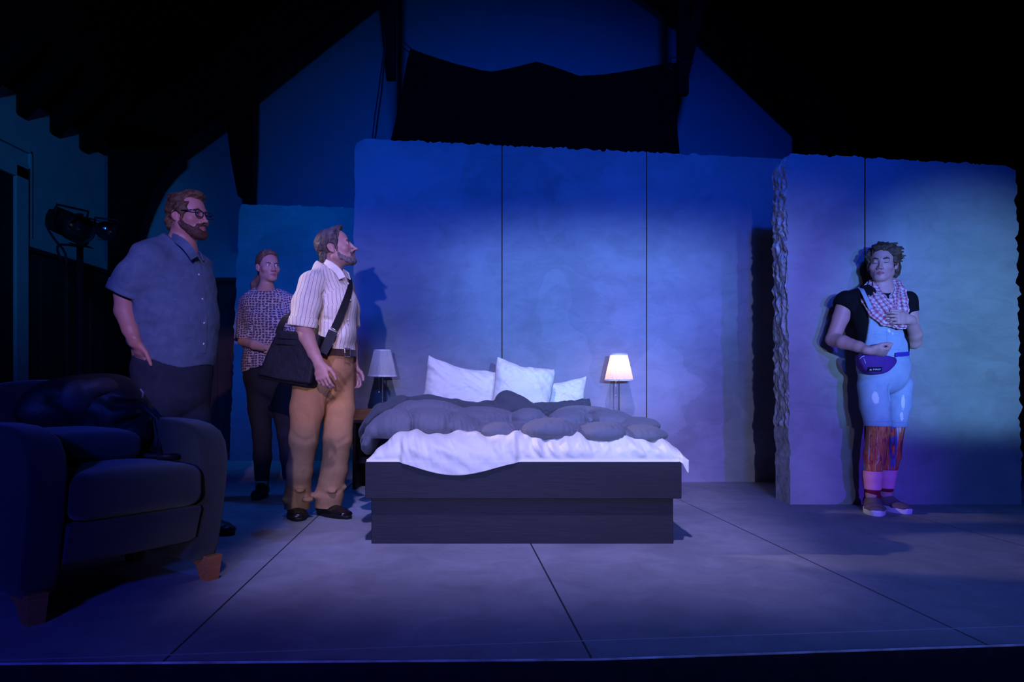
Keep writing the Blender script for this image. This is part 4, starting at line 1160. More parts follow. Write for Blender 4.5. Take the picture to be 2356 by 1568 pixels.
def eyes(H, parent, look, iris=(0.12, 0.2, 0.3), brow=(0.08, 0.05, 0.035), thick=0.0045, brow_lift=0.0, lids_only=False):
    if not lids_only:
        for sx in (-1, 1):
            bm = bmesh.new(); bmesh.ops.create_uvsphere(bm, u_segments=28, v_segments=20, radius=0.0125 * H.s)
            q = Vector(look).normalized().to_track_quat('Z', 'Y').to_matrix().to_4x4(); bm.transform(q)
            lk = Vector(look).normalized()
            bm.faces.ensure_lookup_table()
            for f in bm.faces:
                a = f.calc_center_median().normalized().dot(lk); f.material_index = 2 if a > 0.955 else (1 if a > 0.82 else 0)
            ms = [NT('eye_white', 0.15, 0.5, (0.62, 0.60, 0.60)).m, NT('iris', 0.1, 0.5, iris).m, NT('pupil', 0.08, 0.5, (0.005, 0.005, 0.005)).m]
            from_bm('eye', bm, ms, parent, True, Vector(H.p(sx * 0.0315, 0.0745, -0.0015)))
    for sx in (-1, 1):
        pr = [H.t((sx * 0.016, 0.0905, 0.0155 + brow_lift), (sx * 0.032, 0.0880, 0.0205 + brow_lift), thick * 0.9, thick, 0.003), H.t((sx * 0.032, 0.0880, 0.0205 + brow_lift), (sx * 0.047, 0.077, 0.0160 + brow_lift), thick, thick * 0.5, 0.003)]
        sdf_mesh('eyebrow', pr, 0.0018 * H.s, hair_mat('eyebrow_hair', brow, brow), parent)
def hair_mat(name, dark, light, scale=60, stretch=(1, 1, 0.15)):
    t = NT(name, 0.6, 0.3); o = t.coord(); n = t.noise(t.mapping(o, stretch), scale, 5, 0.65, 0.6); n2 = t.noise(o, 12, 3)
    s = t.math('ADD', t.math('MULTIPLY', n, 0.7), t.math('MULTIPLY', n2, 0.3))
    t.color(t.ramp(s, [(0.38, dark), (0.62, light)])); t.bump(n, 0.8, 0.006); return t.m
def hand(w, d, back, thumb_side, curl, s=1.0, thumb=((0.6, 0.75, -0.25), (0.8, 0.5, -0.4), (0.9, 0.2, -0.45)), spread=0.05):
    """w wrist, d direction of the hand, back = dorsal normal; fingers index..little curl = (mcp, pip, dip) radians each"""
    w = _v(w); X = nrm(d); Z = np.asarray(back, float); Z = nrm(Z - X * Z.dot(X)); Y = np.cross(Z, X)
    if Y.dot(np.asarray(thumb_side, float)) < 0: Y = -Y
    q = lambda x, y, z: w + s * (x * X + y * Y + z * Z)
    L = [limb([(q(-0.02, 0, 0), 0.026 * s, 0.020 * s), (q(0.015, 0, 0), 0.029 * s, 0.019 * s), (q(0.055, 0.002, 0), 0.039 * s, 0.0155 * s), (q(0.086, 0, 0.001), 0.041 * s, 0.0125 * s)], Y, 0.012)]
    ys = (0.031, 0.0105, -0.0105, -0.030); xs = (0.090, 0.094, 0.091, 0.083); ln = (0.072, 0.080, 0.074, 0.058)
    for i in range(4):
        a = 0.0; p = np.array((xs[i], ys[i], 0.001)); c = curl[i] if isinstance(curl[0], (tuple, list)) else curl
        sp = spread * (1.5 - i)
        for j, fr in enumerate((0.46, 0.30, 0.24)):
            a += c[j]; dl = np.array((math.cos(a) * math.cos(sp), math.sin(sp) * math.cos(a) if j == 0 else 0.0, -math.sin(a))); n = p + dl * ln[i] * fr
            r0, r1 = (0.0094, 0.0086) if j == 0 else ((0.0086, 0.0078) if j == 1 else (0.0078, 0.0064))
            if i == 3: r0, r1 = r0 * 0.88, r1 * 0.88
            L.append(rc(q(*p), q(*n), r0 * s, r1 * s, 0.006 if j == 0 else 0.0025)); p = n
    p = np.array((0.022, 0.024, -0.006))
    for dl, l, r0, r1 in zip(thumb, (0.040, 0.033, 0.027), (0.0155, 0.0115, 0.0100), (0.0115, 0.0100, 0.0080)):
        n = p + nrm(dl) * l; L.append(rc(q(*p), q(*n), r0 * s, r1 * s, 0.010 if l > 0.035 else 0.004)); p = n
    return L
def limb_uv(pts, side=None):
    """returns a function giving (u around, v along, distance) of points relative to a limb"""
    segs = []; acc = 0
    for (p, a, b), (q, a2, b2) in zip(pts, pts[1:]):
        p, q = _v(p), _v(q); s, f, d = frame(q - p, side); Ln = np.linalg.norm(q - p); segs.append((p, q, s, f, d, Ln, a, b, a2, b2, acc)); acc += Ln
    rm = np.mean([(p[1] + p[2]) / 2 for p in pts])
    def fn(vs):
        bd = np.full(len(vs), 1e9); U = np.zeros(len(vs)); W = np.zeros(len(vs))
        for p, q, s, f, d, Ln, a, b, a2, b2, ac in segs:
            r = vs - p; h = r @ d; t = np.clip(h / Ln, 0, 1); u, v = r @ s, r @ f; w = h - t * Ln
            A = a + t * (a2 - a); B = b + t * (b2 - b)
            dd = (np.sqrt((u / A) ** 2 + (v / B) ** 2 + (w / np.minimum(A, B)) ** 2) - 1) * np.minimum(A, B)
            m = dd < bd; bd[m] = dd[m]; U[m] = (np.arctan2(v / B, u / A) * rm)[m]; W[m] = (ac + h)[m]
        return U, W, bd
    return fn
def uv_attr(parts):
    """parts: list of limb_uv functions; picks the nearest one per vertex"""
    def fn(vs):
        best = None
        for k, f in enumerate(parts):
            U, W, D = f(vs)
            if best is None: best = [U.copy(), W.copy(), D.copy(), np.zeros(len(vs))]
            else:
                m = D < best[2]; best[0][m] = U[m]; best[1][m] = W[m]; best[2][m] = D[m]; best[3][m] = k
        return np.stack([best[0], best[1], best[3]], 1)
    return fn
def grow(pts, g): return [(p, a + g, b + g) for p, a, b in pts]
def shoe(parent, heel, toe, w, upper, solem, name='shoe', h=0.095, sole_h=0.018, flat_toe=0.0, toe_h=0.030, label=None, collar=0.062):
    heel, toe = _v(heel), _v(toe); d = nrm(toe - heel); Lh = np.linalg.norm(toe - heel); sd = np.array([-d[1], d[0], 0])
    at = lambda f, z: heel + d * (Lh * f) + np.array([0, 0, z])
    pr = [limb([(at(0.12, 0.040), w * 0.40, 0.040), (at(0.35, 0.036), w * 0.42, 0.042), (at(0.68, 0.028), w * 0.50, 0.030), (at(0.89, 0.024), w * 0.42, toe_h * 0.82)], sd, 0.02),
          limb([(at(0.17, 0.05), w * 0.38, 0.042), (at(0.20, h), w * 0.36, 0.045)], sd, 0.02),
          rc(at(0.30, h * 0.75), at(0.60, 0.040), 0.030, 0.022, 0.02),
          plane(at(0.25, h * 0.86), nrm(d * -0.25 + np.array([0, 0, 1.0])), 0.004, lo=None),
          plane((0, 0, sole_h), (0, 0, -1), 0.003)]
    o = sdf_mesh(name, pr, 0.004, upper, parent)
    bm = bmesh.new(); n = 44; rows = []
    for z, g in ((0.0005, 0.0), (sole_h * 0.85, 0.003), (sole_h + 0.004, 0.001)):
        row = []
        for i in range(n):
            a = 2 * PI * i / n; f = 0.5 + 0.5 * math.cos(a)
            ww = w * 0.5 * (0.80 + 0.22 * math.sin(min(1, max(0, (f - 0.1) / 0.85)) * PI)) * abs(math.sin(a)) ** 0.62 * math.copysign(1, math.sin(a))
            p = at(0.0 + f * 1.0, z) + sd * ww * (1 + g * 12) + d * (math.cos(a) * g * 2)
            row.append(bm.verts.new(p))
        rows.append(row)
    bm.faces.new(rows[0][::-1]); bm.faces.new(rows[-1])
    for r0, r1 in zip(rows, rows[1:]):
        for i in range(n): bm.faces.new((r0[i], r0[(i + 1) % n], r1[(i + 1) % n], r1[i]))
    bmesh.ops.recalc_face_normals(bm, faces=bm.faces)
    from_bm('sole', bm, solem, o)
    return o
def ribbon(name, pts, normals, width, thick, mat, parent=None, sub=6):
    """flat strap through pts, lying flat against the given normals"""
    P_ = [Vector(p) for p in pts]; N_ = [Vector(n).normalized() for n in normals]; pp, nn = [], []
    for i in range(len(P_) - 1):
        p0, p1, p2, p3 = P_[max(i - 1, 0)], P_[i], P_[i + 1], P_[min(i + 2, len(P_) - 1)]
        for k in range(sub):
            t = k / sub
            pp.append(0.5 * ((2 * p1) + (p2 - p0) * t + (2 * p0 - 5 * p1 + 4 * p2 - p3) * t * t + (3 * p1 - p0 - 3 * p2 + p3) * t ** 3)); nn.append(N_[i].lerp(N_[i + 1], t).normalized())
    pp.append(P_[-1]); nn.append(N_[-1])
    bm = bmesh.new(); rows = []
    for i, p in enumerate(pp):
        t = (pp[min(i + 1, len(pp) - 1)] - pp[max(i - 1, 0)]).normalized(); n = nn[i]; s = t.cross(n).normalized(); n = s.cross(t)
        w = width / 2
        rows.append([bm.verts.new(p + s * a * w + n * b * thick) for a, b in ((-1, 0), (1, 0), (1, 1), (-1, 1))])
    for a, b in zip(rows, rows[1:]):
        for i in range(4): bm.faces.new((a[i], a[(i + 1) % 4], b[(i + 1) % 4], b[i]))
    bm.faces.new(rows[0][::-1]); bm.faces.new(rows[-1])
    bmesh.ops.recalc_face_normals(bm, faces=bm.faces)
    return from_bm(name, bm, mat, parent)
from mathutils.bvhtree import BVHTree
def surface(o):
    """function giving the first point of a world-space mesh seen along the lens ray of a pixel"""
    bv = BVHTree.FromPolygons([v.co.copy() for v in o.data.vertices], [tuple(p.vertices) for p in o.data.polygons])
    def hit(px, py, out=0.0):
        d = (P(px, py, 1.0) - Vector((0, 0, HC))).normalized(); loc, nr, _, _ = bv.ray_cast(Vector((0, 0, HC)), d)
        if loc is None:
            loc, nr, _, _ = bv.find_nearest(P(px, py, o.data.vertices[0].co.y))
        if nr.dot(d) > 0: nr = -nr
        return loc + nr * out, nr
    return hit
def person(label, loc):
    return thing('person', label, 'person', loc)
def foot_prims(heel, toe, z=0.035):
    h, t = np.array([*heel, 0.0]), np.array([*toe, 0.0]); d = nrm(t - h); sd = np.array([-d[1], d[0], 0]); L = np.linalg.norm(t - h)
    at = lambda f, zz: h + d * L * f + np.array([0, 0, zz])
    return [limb([(at(0.16, 0.038), 0.026, 0.026), (at(0.5, 0.036), 0.030, 0.022), (at(0.82, 0.028), 0.034, 0.014)], sd, 0.02), rc(at(0.24, 0.10), at(0.25, 0.045), 0.032, 0.030, 0.03)]
def settle(root):
    """children were modelled in world space: keep them there under the figure's root"""
    inv = Matrix.LocRotScale(root.location, root.rotation_euler, None).inverted()
    for c in root.children: c.matrix_parent_inverse = inv.copy()
def cloth_mat(name, col, rough=0.9, var=0.12, bump=0.35, scale=18, weave=0.0):
    t = NT(name, rough, 0.15); o = t.coord(); n = t.noise(o, scale, 4, 0.6, 0.8); f = t.noise(o, 300, 2, 0.6)
    s = t.math('ADD', t.math('MULTIPLY', n, 0.7), t.math('MULTIPLY', f, 0.3))
    t.color(t.ramp(s, [(0.3, tuple(c * (1 - var) for c in col)), (0.7, tuple(min(1, c * (1 + var)) for c in col))]))
    t.bump(s, bump, 0.012); return t.m
def folds(segs, amp, freq):
    pass

# ================================================================== MAN WITH THE SHOULDER BAG
def bag_man():
    D = 4.06
    T = lambda x, y, dy=0.0: P(x, y, D + dy)
    root = person('man in striped cream shirt, tan trousers and brown belt wearing a black shoulder bag', (T(735, 0).x, D, 0))
    H = Head(T(772, 570), (0.965, 0.04, 0.26), (-0.26, 0, 0.965), 1.0)
    fwd = nrm((0.93, -0.36, 0)); rgt = np.array([fwd[1], -fwd[0], 0]); rgt = nrm((-0.36, -0.93, 0))
    torso = [(T(757, 632), 0.080, 0.060), (T(754, 652), 0.165, 0.090), (T(763, 698), 0.165, 0.122), (T(763, 765), 0.150, 0.112), (T(763, 812), 0.152, 0.106), (T(756, 855), 0.160, 0.112)]
    shR, elR, wrR = T(717, 652, -0.15), T(699, 752, -0.31), T(733, 834, -0.37)
    shL, elL, wrL = T(786, 648, 0.15), T(806, 755, 0.20), T(814, 842, 0.19)
    armR = [(shR, 0.052, 0.052), (elR, 0.041, 0.041)]; foreR = [(elR, 0.042, 0.042), (T(707, 776, -0.33), 0.043, 0.041), (T(722, 812, -0.36), 0.033, 0.031), (wrR, 0.027, 0.021)]
    armL = [(shL, 0.050, 0.050), (elL, 0.040, 0.040)]; foreL = [(elL, 0.040, 0.040), (wrL, 0.026, 0.021)]
    legR = [(T(716, 872, -0.09), 0.085, 0.09), (T(706, 940, -0.10), 0.075, 0.08), (T(698, 1010, -0.10), 0.058, 0.06), (T(690, 1080, -0.04), 0.052, 0.055), (T(682, 1165, 0.08), 0.034, 0.038)]
    legL = [(T(776, 872, 0.06), 0.085, 0.09), (T(780, 940, 0.05), 0.075, 0.08), (T(777, 1010, 0.04), 0.058, 0.06), (T(768, 1080, 0.06), 0.052, 0.055), (T(750, 1165, 0.11), 0.034, 0.038)]
    body = head_prims(H, True, 1.0, nose=1.04)
    body.append(limb([(H.p(0, -0.022, -0.055), 0.052, 0.056), (T(757, 634), 0.064, 0.060)], rgt, 0.03))
    body += [limb(grow(torso, -0.012), rgt, 0.04), limb(armR, None, 0.012), limb(foreR, None, 0.012), limb(armL, None, 0.012), limb(foreL, None, 0.012), limb(legR, rgt, 0.04), limb(legL, rgt, 0.04)]
    body += hand(wrR, (0.27, -0.12, -0.95), (-0.25, -0.95, 0.05), (1, -0.2, 0), ((0.30, 0.55, 0.35), (0.42, 0.65, 0.4), (0.52, 0.7, 0.4), (0.55, 0.75, 0.4)), 1.0, ((0.75, 0.55, -0.35), (0.9, 0.2, -0.4), (0.95, 0.0, -0.3)))
    body += hand(wrL, (0.16, 0.05, -0.98), (0.35, 0.95, 0.05), (0.9, -0.4, 0), ((0.4, 0.6, 0.4), (0.5, 0.7, 0.4), (0.55, 0.7, 0.4), (0.6, 0.7, 0.4)))
    for leg, h0, t0 in ((legR, (T(677, 0, 0.13).x, 4.19), (T(689, 0, -0.12).x, 3.935)), (legL, (T(736, 0, 0.17).x, 4.21), (T(807, 0, -0.02).x, 4.005))): body += foot_prims(h0, t0)
    hx = H.c
    fine = ([(hx[0] - 0.13, hx[0] + 0.14, 0.0032)], [(hx[1] - 0.1, hx[1] + 0.1, 0.0032)], [(hx[2] - 0.15, hx[2] + 0.13, 0.0032), (0.72, 0.98, 0.0036)])
    sdf_mesh('body', body, 0.0048, skin('ruddy_skin', (0.44, 0.235, 0.20), (0.33, 0.11, 0.11), (0.48, 0.17, 0.15)), root, fine, 1, {'lips': lips_mask(H), 'flush': flush_mask(H)})
    eyes(H, root, H.f, (0.06, 0.045, 0.03), (0.05, 0.035, 0.03), 0.0042)
    # hair: receding, greying, short beard
    hr = [H.e((0, -0.020, 0.034), (0.083, 0.100, 0.088), 0.0), H.e((0, 0.035, 0.106), (0.040, 0.040, 0.017), 0.02), H.e((0, 0.052, 0.118), (0.022, 0.020, 0.013), 0.012), H.e((0, -0.075, -0.050), (0.055, 0.035, 0.045), 0.02),
          H.t((0.071, 0.012, 0.02), (0.069, 0.016, -0.035), 0.012, 0.008, 0.012), H.t((-0.071, 0.012, 0.02), (-0.069, 0.016, -0.035), 0.012, 0.008, 0.012),
          H.e((0, 0.095, -0.01), (0.12, 0.060, 0.118), 0.012, 'sub'), H.e((0, 0.085, 0.075), (0.034, 0.040, 0.036), 0.01, 'sub'),
          H.e((0, 0.065, -0.10), (0.10, 0.068, 0.055), 0.01, 'sub'),
          H.e((0.083, -0.010, -0.018), (0.022, 0.024, 0.034), 0.006, 'sub'), H.e((-0.083, -0.010, -0.018), (0.022, 0.024, 0.034), 0.006, 'sub'),
          H.e((0, -0.01, -0.125), (0.09, 0.10, 0.045), 0.008, 'sub')]
    hr.append(func(lambda x, y, z: -0.0035 * wob(x, y, z, 95, 1) - 0.0028 * wob(x, y, z, 190, 2)))
    sdf_mesh('hair', hr, 0.003, hair_mat('greying_brown_hair', (0.028, 0.018, 0.015), (0.17, 0.13, 0.115), 45), root)
    bd = [H.t((0.052, 0.004, -0.058), (0.019, 0.067, -0.098), 0.0275, 0.0225, 0.02), H.t((-0.052, 0.004, -0.058), (-0.019, 0.067, -0.098), 0.0275, 0.0225, 0.02), H.e((0, 0.081, -0.102), (0.024, 0.020, 0.021), 0.015), H.e((0, 0.086, -0.0585), (0.026, 0.0135, 0.0085), 0.008), H.t((0.026, 0.080, -0.062), (0.022, 0.080, -0.092), 0.010, 0.012, 0.01), H.t((-0.026, 0.080, -0.062), (-0.022, 0.080, -0.092), 0.010, 0.012, 0.01),
          H.e((0, 0.10, -0.0735), (0.022, 0.03, 0.0095), 0.004, 'sub'), plane(H.p(0, 0.0, -0.040), H.u, 0.01), plane(H.p(0, 0.012, -0.04), -H.f, 0.01)]
    bd.append(func(lambda x, y, z: -0.0022 * wob(x, y, z, 170, 3)))
    sdf_mesh('beard', bd, 0.003, hair_mat('grey_stubble', (0.06, 0.04, 0.036), (0.22, 0.165, 0.15), 70, (1, 1, 1)), root)
    # shirt
    SL = [(shR, 0.074, 0.070), (T(706, 700, -0.22), 0.076, 0.073), (T(696, 750, -0.30), 0.074, 0.068)]
    SL2 = [(shL, 0.072, 0.068), (T(800, 710, 0.18), 0.066, 0.064), (T(806, 752, 0.20), 0.062, 0.060)]
    st = grow(torso, 0.012)
    pr = [limb(st, rgt, 0.03), limb([(T(748, 620), 0.072, 0.070), (T(757, 640), 0.088, 0.080)], rgt, 0.03), clip(limb(SL, None, 0.035), T(697, 751, -0.30), (-0.12, 0, -1)), clip(limb(SL2, None, 0.035), T(806, 752, 0.2), (0.05, 0, -1))]
    # fullness above the belt
    pr.append(ell(T(785, 770, -0.06), (0.055, 0.08, 0.07), None, 0.04)); pr.append(ell(T(756, 790, 0.0), (0.125, 0.15, 0.045), None, 0.03))
    pr.append(plane(T(760, 812), (0, 0, -1), 0.004))
    pr.append(plane(T(757, 615), nrm(np.array([0.50, 0, 0.86])), 0.004))
    # creases
    def cr(pts, r=0.006, k=0.02):
        for a, b in zip(pts, pts[1:]): pr.append(rc(T(*a), T(*b), r, r, k, 'sub'))
    cr([(735, 690, -0.19), (752, 668, -0.17), (742, 720, -0.17)], 0.004); cr([(733, 718, -0.21), (748, 735, -0.15), (790, 742, -0.14)], 0.004, 0.03); cr([(745, 680, -0.18), (770, 700, -0.16)], 0.003, 0.03)
    cr([(770, 770, -0.16), (786, 795, -0.14)], 0.004); cr([(795, 730, -0.12), (790, 770, -0.14)], 0.004)
    pr.append(func(lambda x, y, z: -0.0030 * wob(x * 1.6, y * 1.6, z * 0.5, 26, 1) - 0.0016 * wob(x * 2, y * 2, z * 0.7, 60, 2)))
    t = NT('striped_cream_shirt', 0.85, 0.2); uv = t.attr('cloth_uv').outputs['Vector']; U, Vv, K = t.sep(uv)
    s1 = t.math('PINGPONG', U, 0.0105); s2 = t.math('PINGPONG', t.math('ADD', U, 0.0105), 0.021)
    nz = t.noise(t.coord(), 16, 4, 0.6, 0.8)
    base = t.ramp(nz, [(0.3, (0.70, 0.62, 0.50)), (0.7, (0.78, 0.70, 0.58))])
    base = t.mix(t.math('LESS_THAN', s1, 0.0013), base, (0.27, 0.21, 0.29)); t.color(base); t.bump(nz, 0.3, 0.010)
    shirt = sdf_mesh('shirt', pr, 0.005, t.m, root, attrs={'cloth_uv': uv_attr([limb_uv(st, rgt), limb_uv(SL), limb_uv(SL2)])})
    M['shirt_plain'] = cloth_mat('cream_cotton', (0.74, 0.67, 0.56))
    M['button'] = NT('shirt_button', 0.4, 0.5, (0.75, 0.72, 0.68)).m
    # turned-down collar
    c0 = [(H.p(0.058, 0.0, -0.098)), (H.p(0.0, -0.075, -0.080)), (H.p(-0.058, 0.0, -0.098))]
    cp = [T(787, 640, -0.085), T(779, 626, -0.088), T(766, 614, -0.085), T(751, 605, -0.06), T(743, 603, 0.0), T(751, 607, 0.06), T(772, 618, 0.075), T(792, 628, 0.04), T(803, 636, -0.015)]
    cn = [(0.35, -1, 0.1), (0.2, -1, 0.3), (0, -1, 0.4), (-0.7, -0.7, 0.3), (-1, 0, 0.3), (-0.6, 0.8, 0.3), (0, 1, 0.4), (0.6, 0.6, 0.3), (0.9, -0.1, 0.1)]
    ribbon('collar', cp, cn, 0.040, 0.006, M['shirt_plain'], shirt)
    # rolled cuff
    pc = [limb([(T(698.5, 738, -0.29), 0.080, 0.075), (T(696, 751, -0.30), 0.081, 0.075)], None, 0.0), plane(T(696, 752, -0.30), nrm((-0.12, 0, -1)), 0.003), plane(T(699, 730, -0.28), nrm((0.12, 0, 1)), 0.003)]
    sdf_mesh('cuff', pc, 0.004, t.m, shirt, attrs={'cloth_uv': uv_attr([limb_uv(SL)])})
    for (x, y, dy) in [(801, 652, -0.035), (806, 690, -0.06), (801, 735, -0.07), (795, 775, -0.07)]:
        o = lathe('button', [(0, 0), (0.006, 0), (0.006, 0.003), (0, 0.003)], M['button'], shirt, 12); o.location = T(x, y, dy - 0.03); o.rotation_euler = (PI / 2, 0, R_(60))
    # trousers
    tR = [(T(716, 872, -0.09), 0.098, 0.104), (T(707, 940, -0.10), 0.092, 0.096), (T(698, 1010, -0.10), 0.078, 0.080), (T(689, 1080, -0.06), 0.068, 0.072), (T(685, 1140, 0.02), 0.072, 0.076), (T(683, 1172, 0.045), 0.072, 0.078)]
    tL = [(T(776, 872, 0.06), 0.098, 0.100), (T(780, 940, 0.05), 0.090, 0.094), (T(777, 1010, 0.04), 0.083, 0.084), (T(769, 1080, 0.06), 0.074, 0.078), (T(758, 1136, 0.08), 0.078, 0.084), (T(755, 1168, 0.09), 0.074, 0.080)]
    pt = [limb([(T(763, 812), 0.160, 0.116), (T(757, 850), 0.168, 0.122), (T(748, 885), 0.160, 0.118)], rgt, 0.03), limb(tR, rgt, 0.025), limb(tL, rgt, 0.020)]
    # bunched hems
    for (x, y, dy, r) in [(660, 1150, -0.02, 0.022), (708, 1148, -0.05, 0.024), (728, 1140, 0.03, 0.024), (788, 1120, 0.07, 0.022), (690, 1128, -0.09, 0.02), (765, 1130, 0.0, 0.02)]: pt.append(ell(T(x, y, dy), (r * 1.3, r * 1.3, r * 0.7), None, 0.02))
    def ct(pts, r=0.006, k=0.02):
        for a, b in zip(pts, pts[1:]): pt.append(rc(T(*a), T(*b), r, r, k, 'sub'))
    ct([(776, 822, -0.16), (781, 850, -0.15), (778, 880, -0.12), (768, 893, -0.10), (760, 920, -0.09)], 0.004, 0.02)
    ct([(760, 905, -0.1), (752, 945, -0.09), (744, 985, -0.08)], 0.010, 0.015)
    ct([(785, 822, -0.13), (803, 860, -0.07)], 0.003, 0.012)
    ct([(668, 1000, -0.18), (700, 1015, -0.19), (722, 1008, -0.16)], 0.005, 0.03); ct([(745, 1010, -0.05), (775, 1022, -0.06), (805, 1005, -0.02)], 0.004, 0.03)
    ct([(660, 1128, -0.08), (690, 1140, -0.11), (716, 1132, -0.08)], 0.006, 0.02); ct([(728, 1128, 0.0), (760, 1142, -0.02), (795, 1122, 0.04)], 0.006, 0.02); ct([(700, 1090, -0.13), (712, 1120, -0.1)], 0.005, 0.03)
    pt.append(plane(T(760, 813), (0, 0, 1), 0.003))
    pt.append(func(lambda x, y, z: -0.003 * wob(x, y, z * 0.6, 24, 2) - 0.0016 * wob(x, y, z, 60, 1)))
    pt.append(plane((0, 0, 0.046), (0, 0, -1), 0.003))
    sdf_mesh('trousers', pt, 0.005, cloth_mat('tan_cotton_twill', (0.42, 0.215, 0.095), 0.9, 0.1), root)
    # belt
    ml = NT('brown_leather', 0.45, 0.4, (0.055, 0.028, 0.022)).m
    bm_pts = []
    nb = 40; cc = _v(T(763, 812)); 
    ring = [cc + rgt * 0.168 * math.cos(2 * PI * i / nb) + fwd * 0.124 * math.sin(2 * PI * i / nb) for i in range(nb + 1)]
    nn = [rgt * math.cos(2 * PI * i / nb) + fwd * math.sin(2 * PI * i / nb) for i in range(nb + 1)]
    bl = ribbon('belt', ring, nn, 0.038, 0.005, ml, root, 2)
    bc = cc + fwd * 0.132 + rgt * 0.03; side = nrm(rgt * 0.97 - fwd * 0.05)
    q = [bc + side * a + np.array([0, 0, b]) for a, b in ((-0.024, -0.024), (0.024, -0.024), (0.024, 0.024), (-0.024, 0.024), (-0.024, -0.024))]
    tube('buckle', q, 0.0035, M['chrome'], bl, 8)
    # shoes
    ms = NT('black_leather', 0.28, 0.5, (0.012, 0.008, 0.008)).m; mso = NT('black_sole', 0.6, 0.3, (0.008, 0.007, 0.007)).m
    shoe(root, (T(677, 0, 0.13).x, 4.19, 0), (T(689, 0, -0.12).x, 3.935, 0), 0.108, ms, mso)
    shoe(root, (T(736, 0, 0.17).x, 4.21, 0), (T(807, 0, -0.02).x, 4.005, 0), 0.105, ms, mso)
    settle(root)
    # shoulder bag
    bag = thing('shoulder_bag', 'black messenger bag hanging at the hip of the man in the striped shirt', 'bag', T(665, 830, -0.3))
    mb = plain('black_canvas', (0.011, 0.011, 0.016), 0.7, 0.3, var=0.3, scale=9, bump=0.5, bscale=30, bdist=0.012)
    mb2 = plain('black_nylon_webbing', (0.010, 0.010, 0.012), 0.8, 0.2)
    n_ = nrm((-0.22, -0.97, 0.05)); s_ = nrm((0.97, -0.22, 0.0)); u_ = np.cross(s_, n_) * -1; u_ = np.cross(n_, s_); u_ = u_ if u_[2] > 0 else -u_
    Db = -0.255
    def bp_(px, py, dd=0.0): return _v(P(px, py, D + Db + dd))
    # body: outline polygon swept with rounded edges
    def bag_shape(outline, th, rnd, dd, name, mat, parent, amp=0.004):
        pts = [bp_(x, y, dd) for x, y in outline]; c = np.mean(pts, 0); n = len(pts); pl = []
        pl.append(ell(c, (0.35, 0.35, 0.35), None, 0.0))
        for a, b in zip(pts, pts[1:] + pts[:1]):
            e_ = b - a; nn_ = np.cross(e_, n_); nn_ = nrm(nn_); nn_ = nn_ if nn_.dot(a - c) > 0 else -nn_
            pl.append(plane(a, nn_, rnd))
        pl.append(plane(c + n_ * th / 2, n_, rnd)); pl.append(plane(c - n_ * th / 2, -n_, rnd))
        pl.append(func(lambda x, y, z: -amp * wob(x, y, z, 18, 1) - amp * 0.5 * wob(x, y, z, 50, 2)))
        mx = np.max(pts, 0) + 0.1; mn = np.min(pts, 0) - 0.1
        o = sdf_mesh(name, pl, 0.005, mat, parent, extra_lo=mn, extra_hi=mx); return o
    b_ = bag_shape([(640, 768), (752, 774), (724, 893), (662, 884), (588, 868)], 0.11, 0.02, 0.04, 'bag_body', mb2, bag, 0.003)
    f_ = bag_shape([(637, 760), (700, 764), (745, 772), (722, 884), (655, 876), (583, 860)], 0.035, 0.012, -0.035, 'flap', mb, bag, 0.004)
    # stitched band across the flap, magnetic stud
    tube('seam', [bp_(638, 777, -0.054), bp_(690, 781, -0.056), bp_(738, 787, -0.054)], 0.0022, mb2, f_, 6)
    tube('seam', [bp_(632, 790, -0.054), bp_(690, 795, -0.056), bp_(735, 801, -0.054)], 0.0022, mb2, f_, 6)
    o = lathe('stud', [(0, 0), (0.005, 0), (0.004, 0.004), (0, 0.005)], M['chrome'], f_, 12); o.location = Vector(bp_(706, 813, -0.062)); o.rotation_euler = (PI / 2, 0, 0)
    # strap: from the bag up behind the back, over the far shoulder, down across the chest
    ribbon('strap', [bp_(641, 768, 0.0), T(652, 738, -0.22), T(676, 708, -0.14), T(705, 672, 0.0), T(738, 640, 0.10), T(768, 620, 0.15), T(795, 626, 0.13), T(806, 650, 0.02), T(799, 682, -0.115), T(784, 722, -0.165), T(768, 758, -0.195)],
           [(0, -1, 0), (-0.3, -0.95, 0), (-0.8, -0.6, 0), (-0.9, -0.3, 0.3), (-0.6, 0.2, 0.8), (0, 0.3, 1), (0.6, 0.1, 0.8), (0.9, -0.3, 0.3), (0.75, -0.65, 0.1), (0.45, -0.88, 0), (0.25, -0.95, 0)], 0.040, 0.004, mb2, bag)
    ribbon('strap_end', [T(766, 762, -0.205), T(757, 782, -0.225), T(750, 798, -0.24), bp_(742, 812, 0.0)], [(0.2, -0.97, 0)] * 4, 0.050, 0.005, mb, bag)
    tube('strap_ring', [T(761, 752, -0.21), T(777, 762, -0.20), T(775, 767, -0.20), T(759, 758, -0.21), T(761, 752, -0.21)], 0.0025, M['chrome'], bag, 6)
    settle(bag)
bag_man()

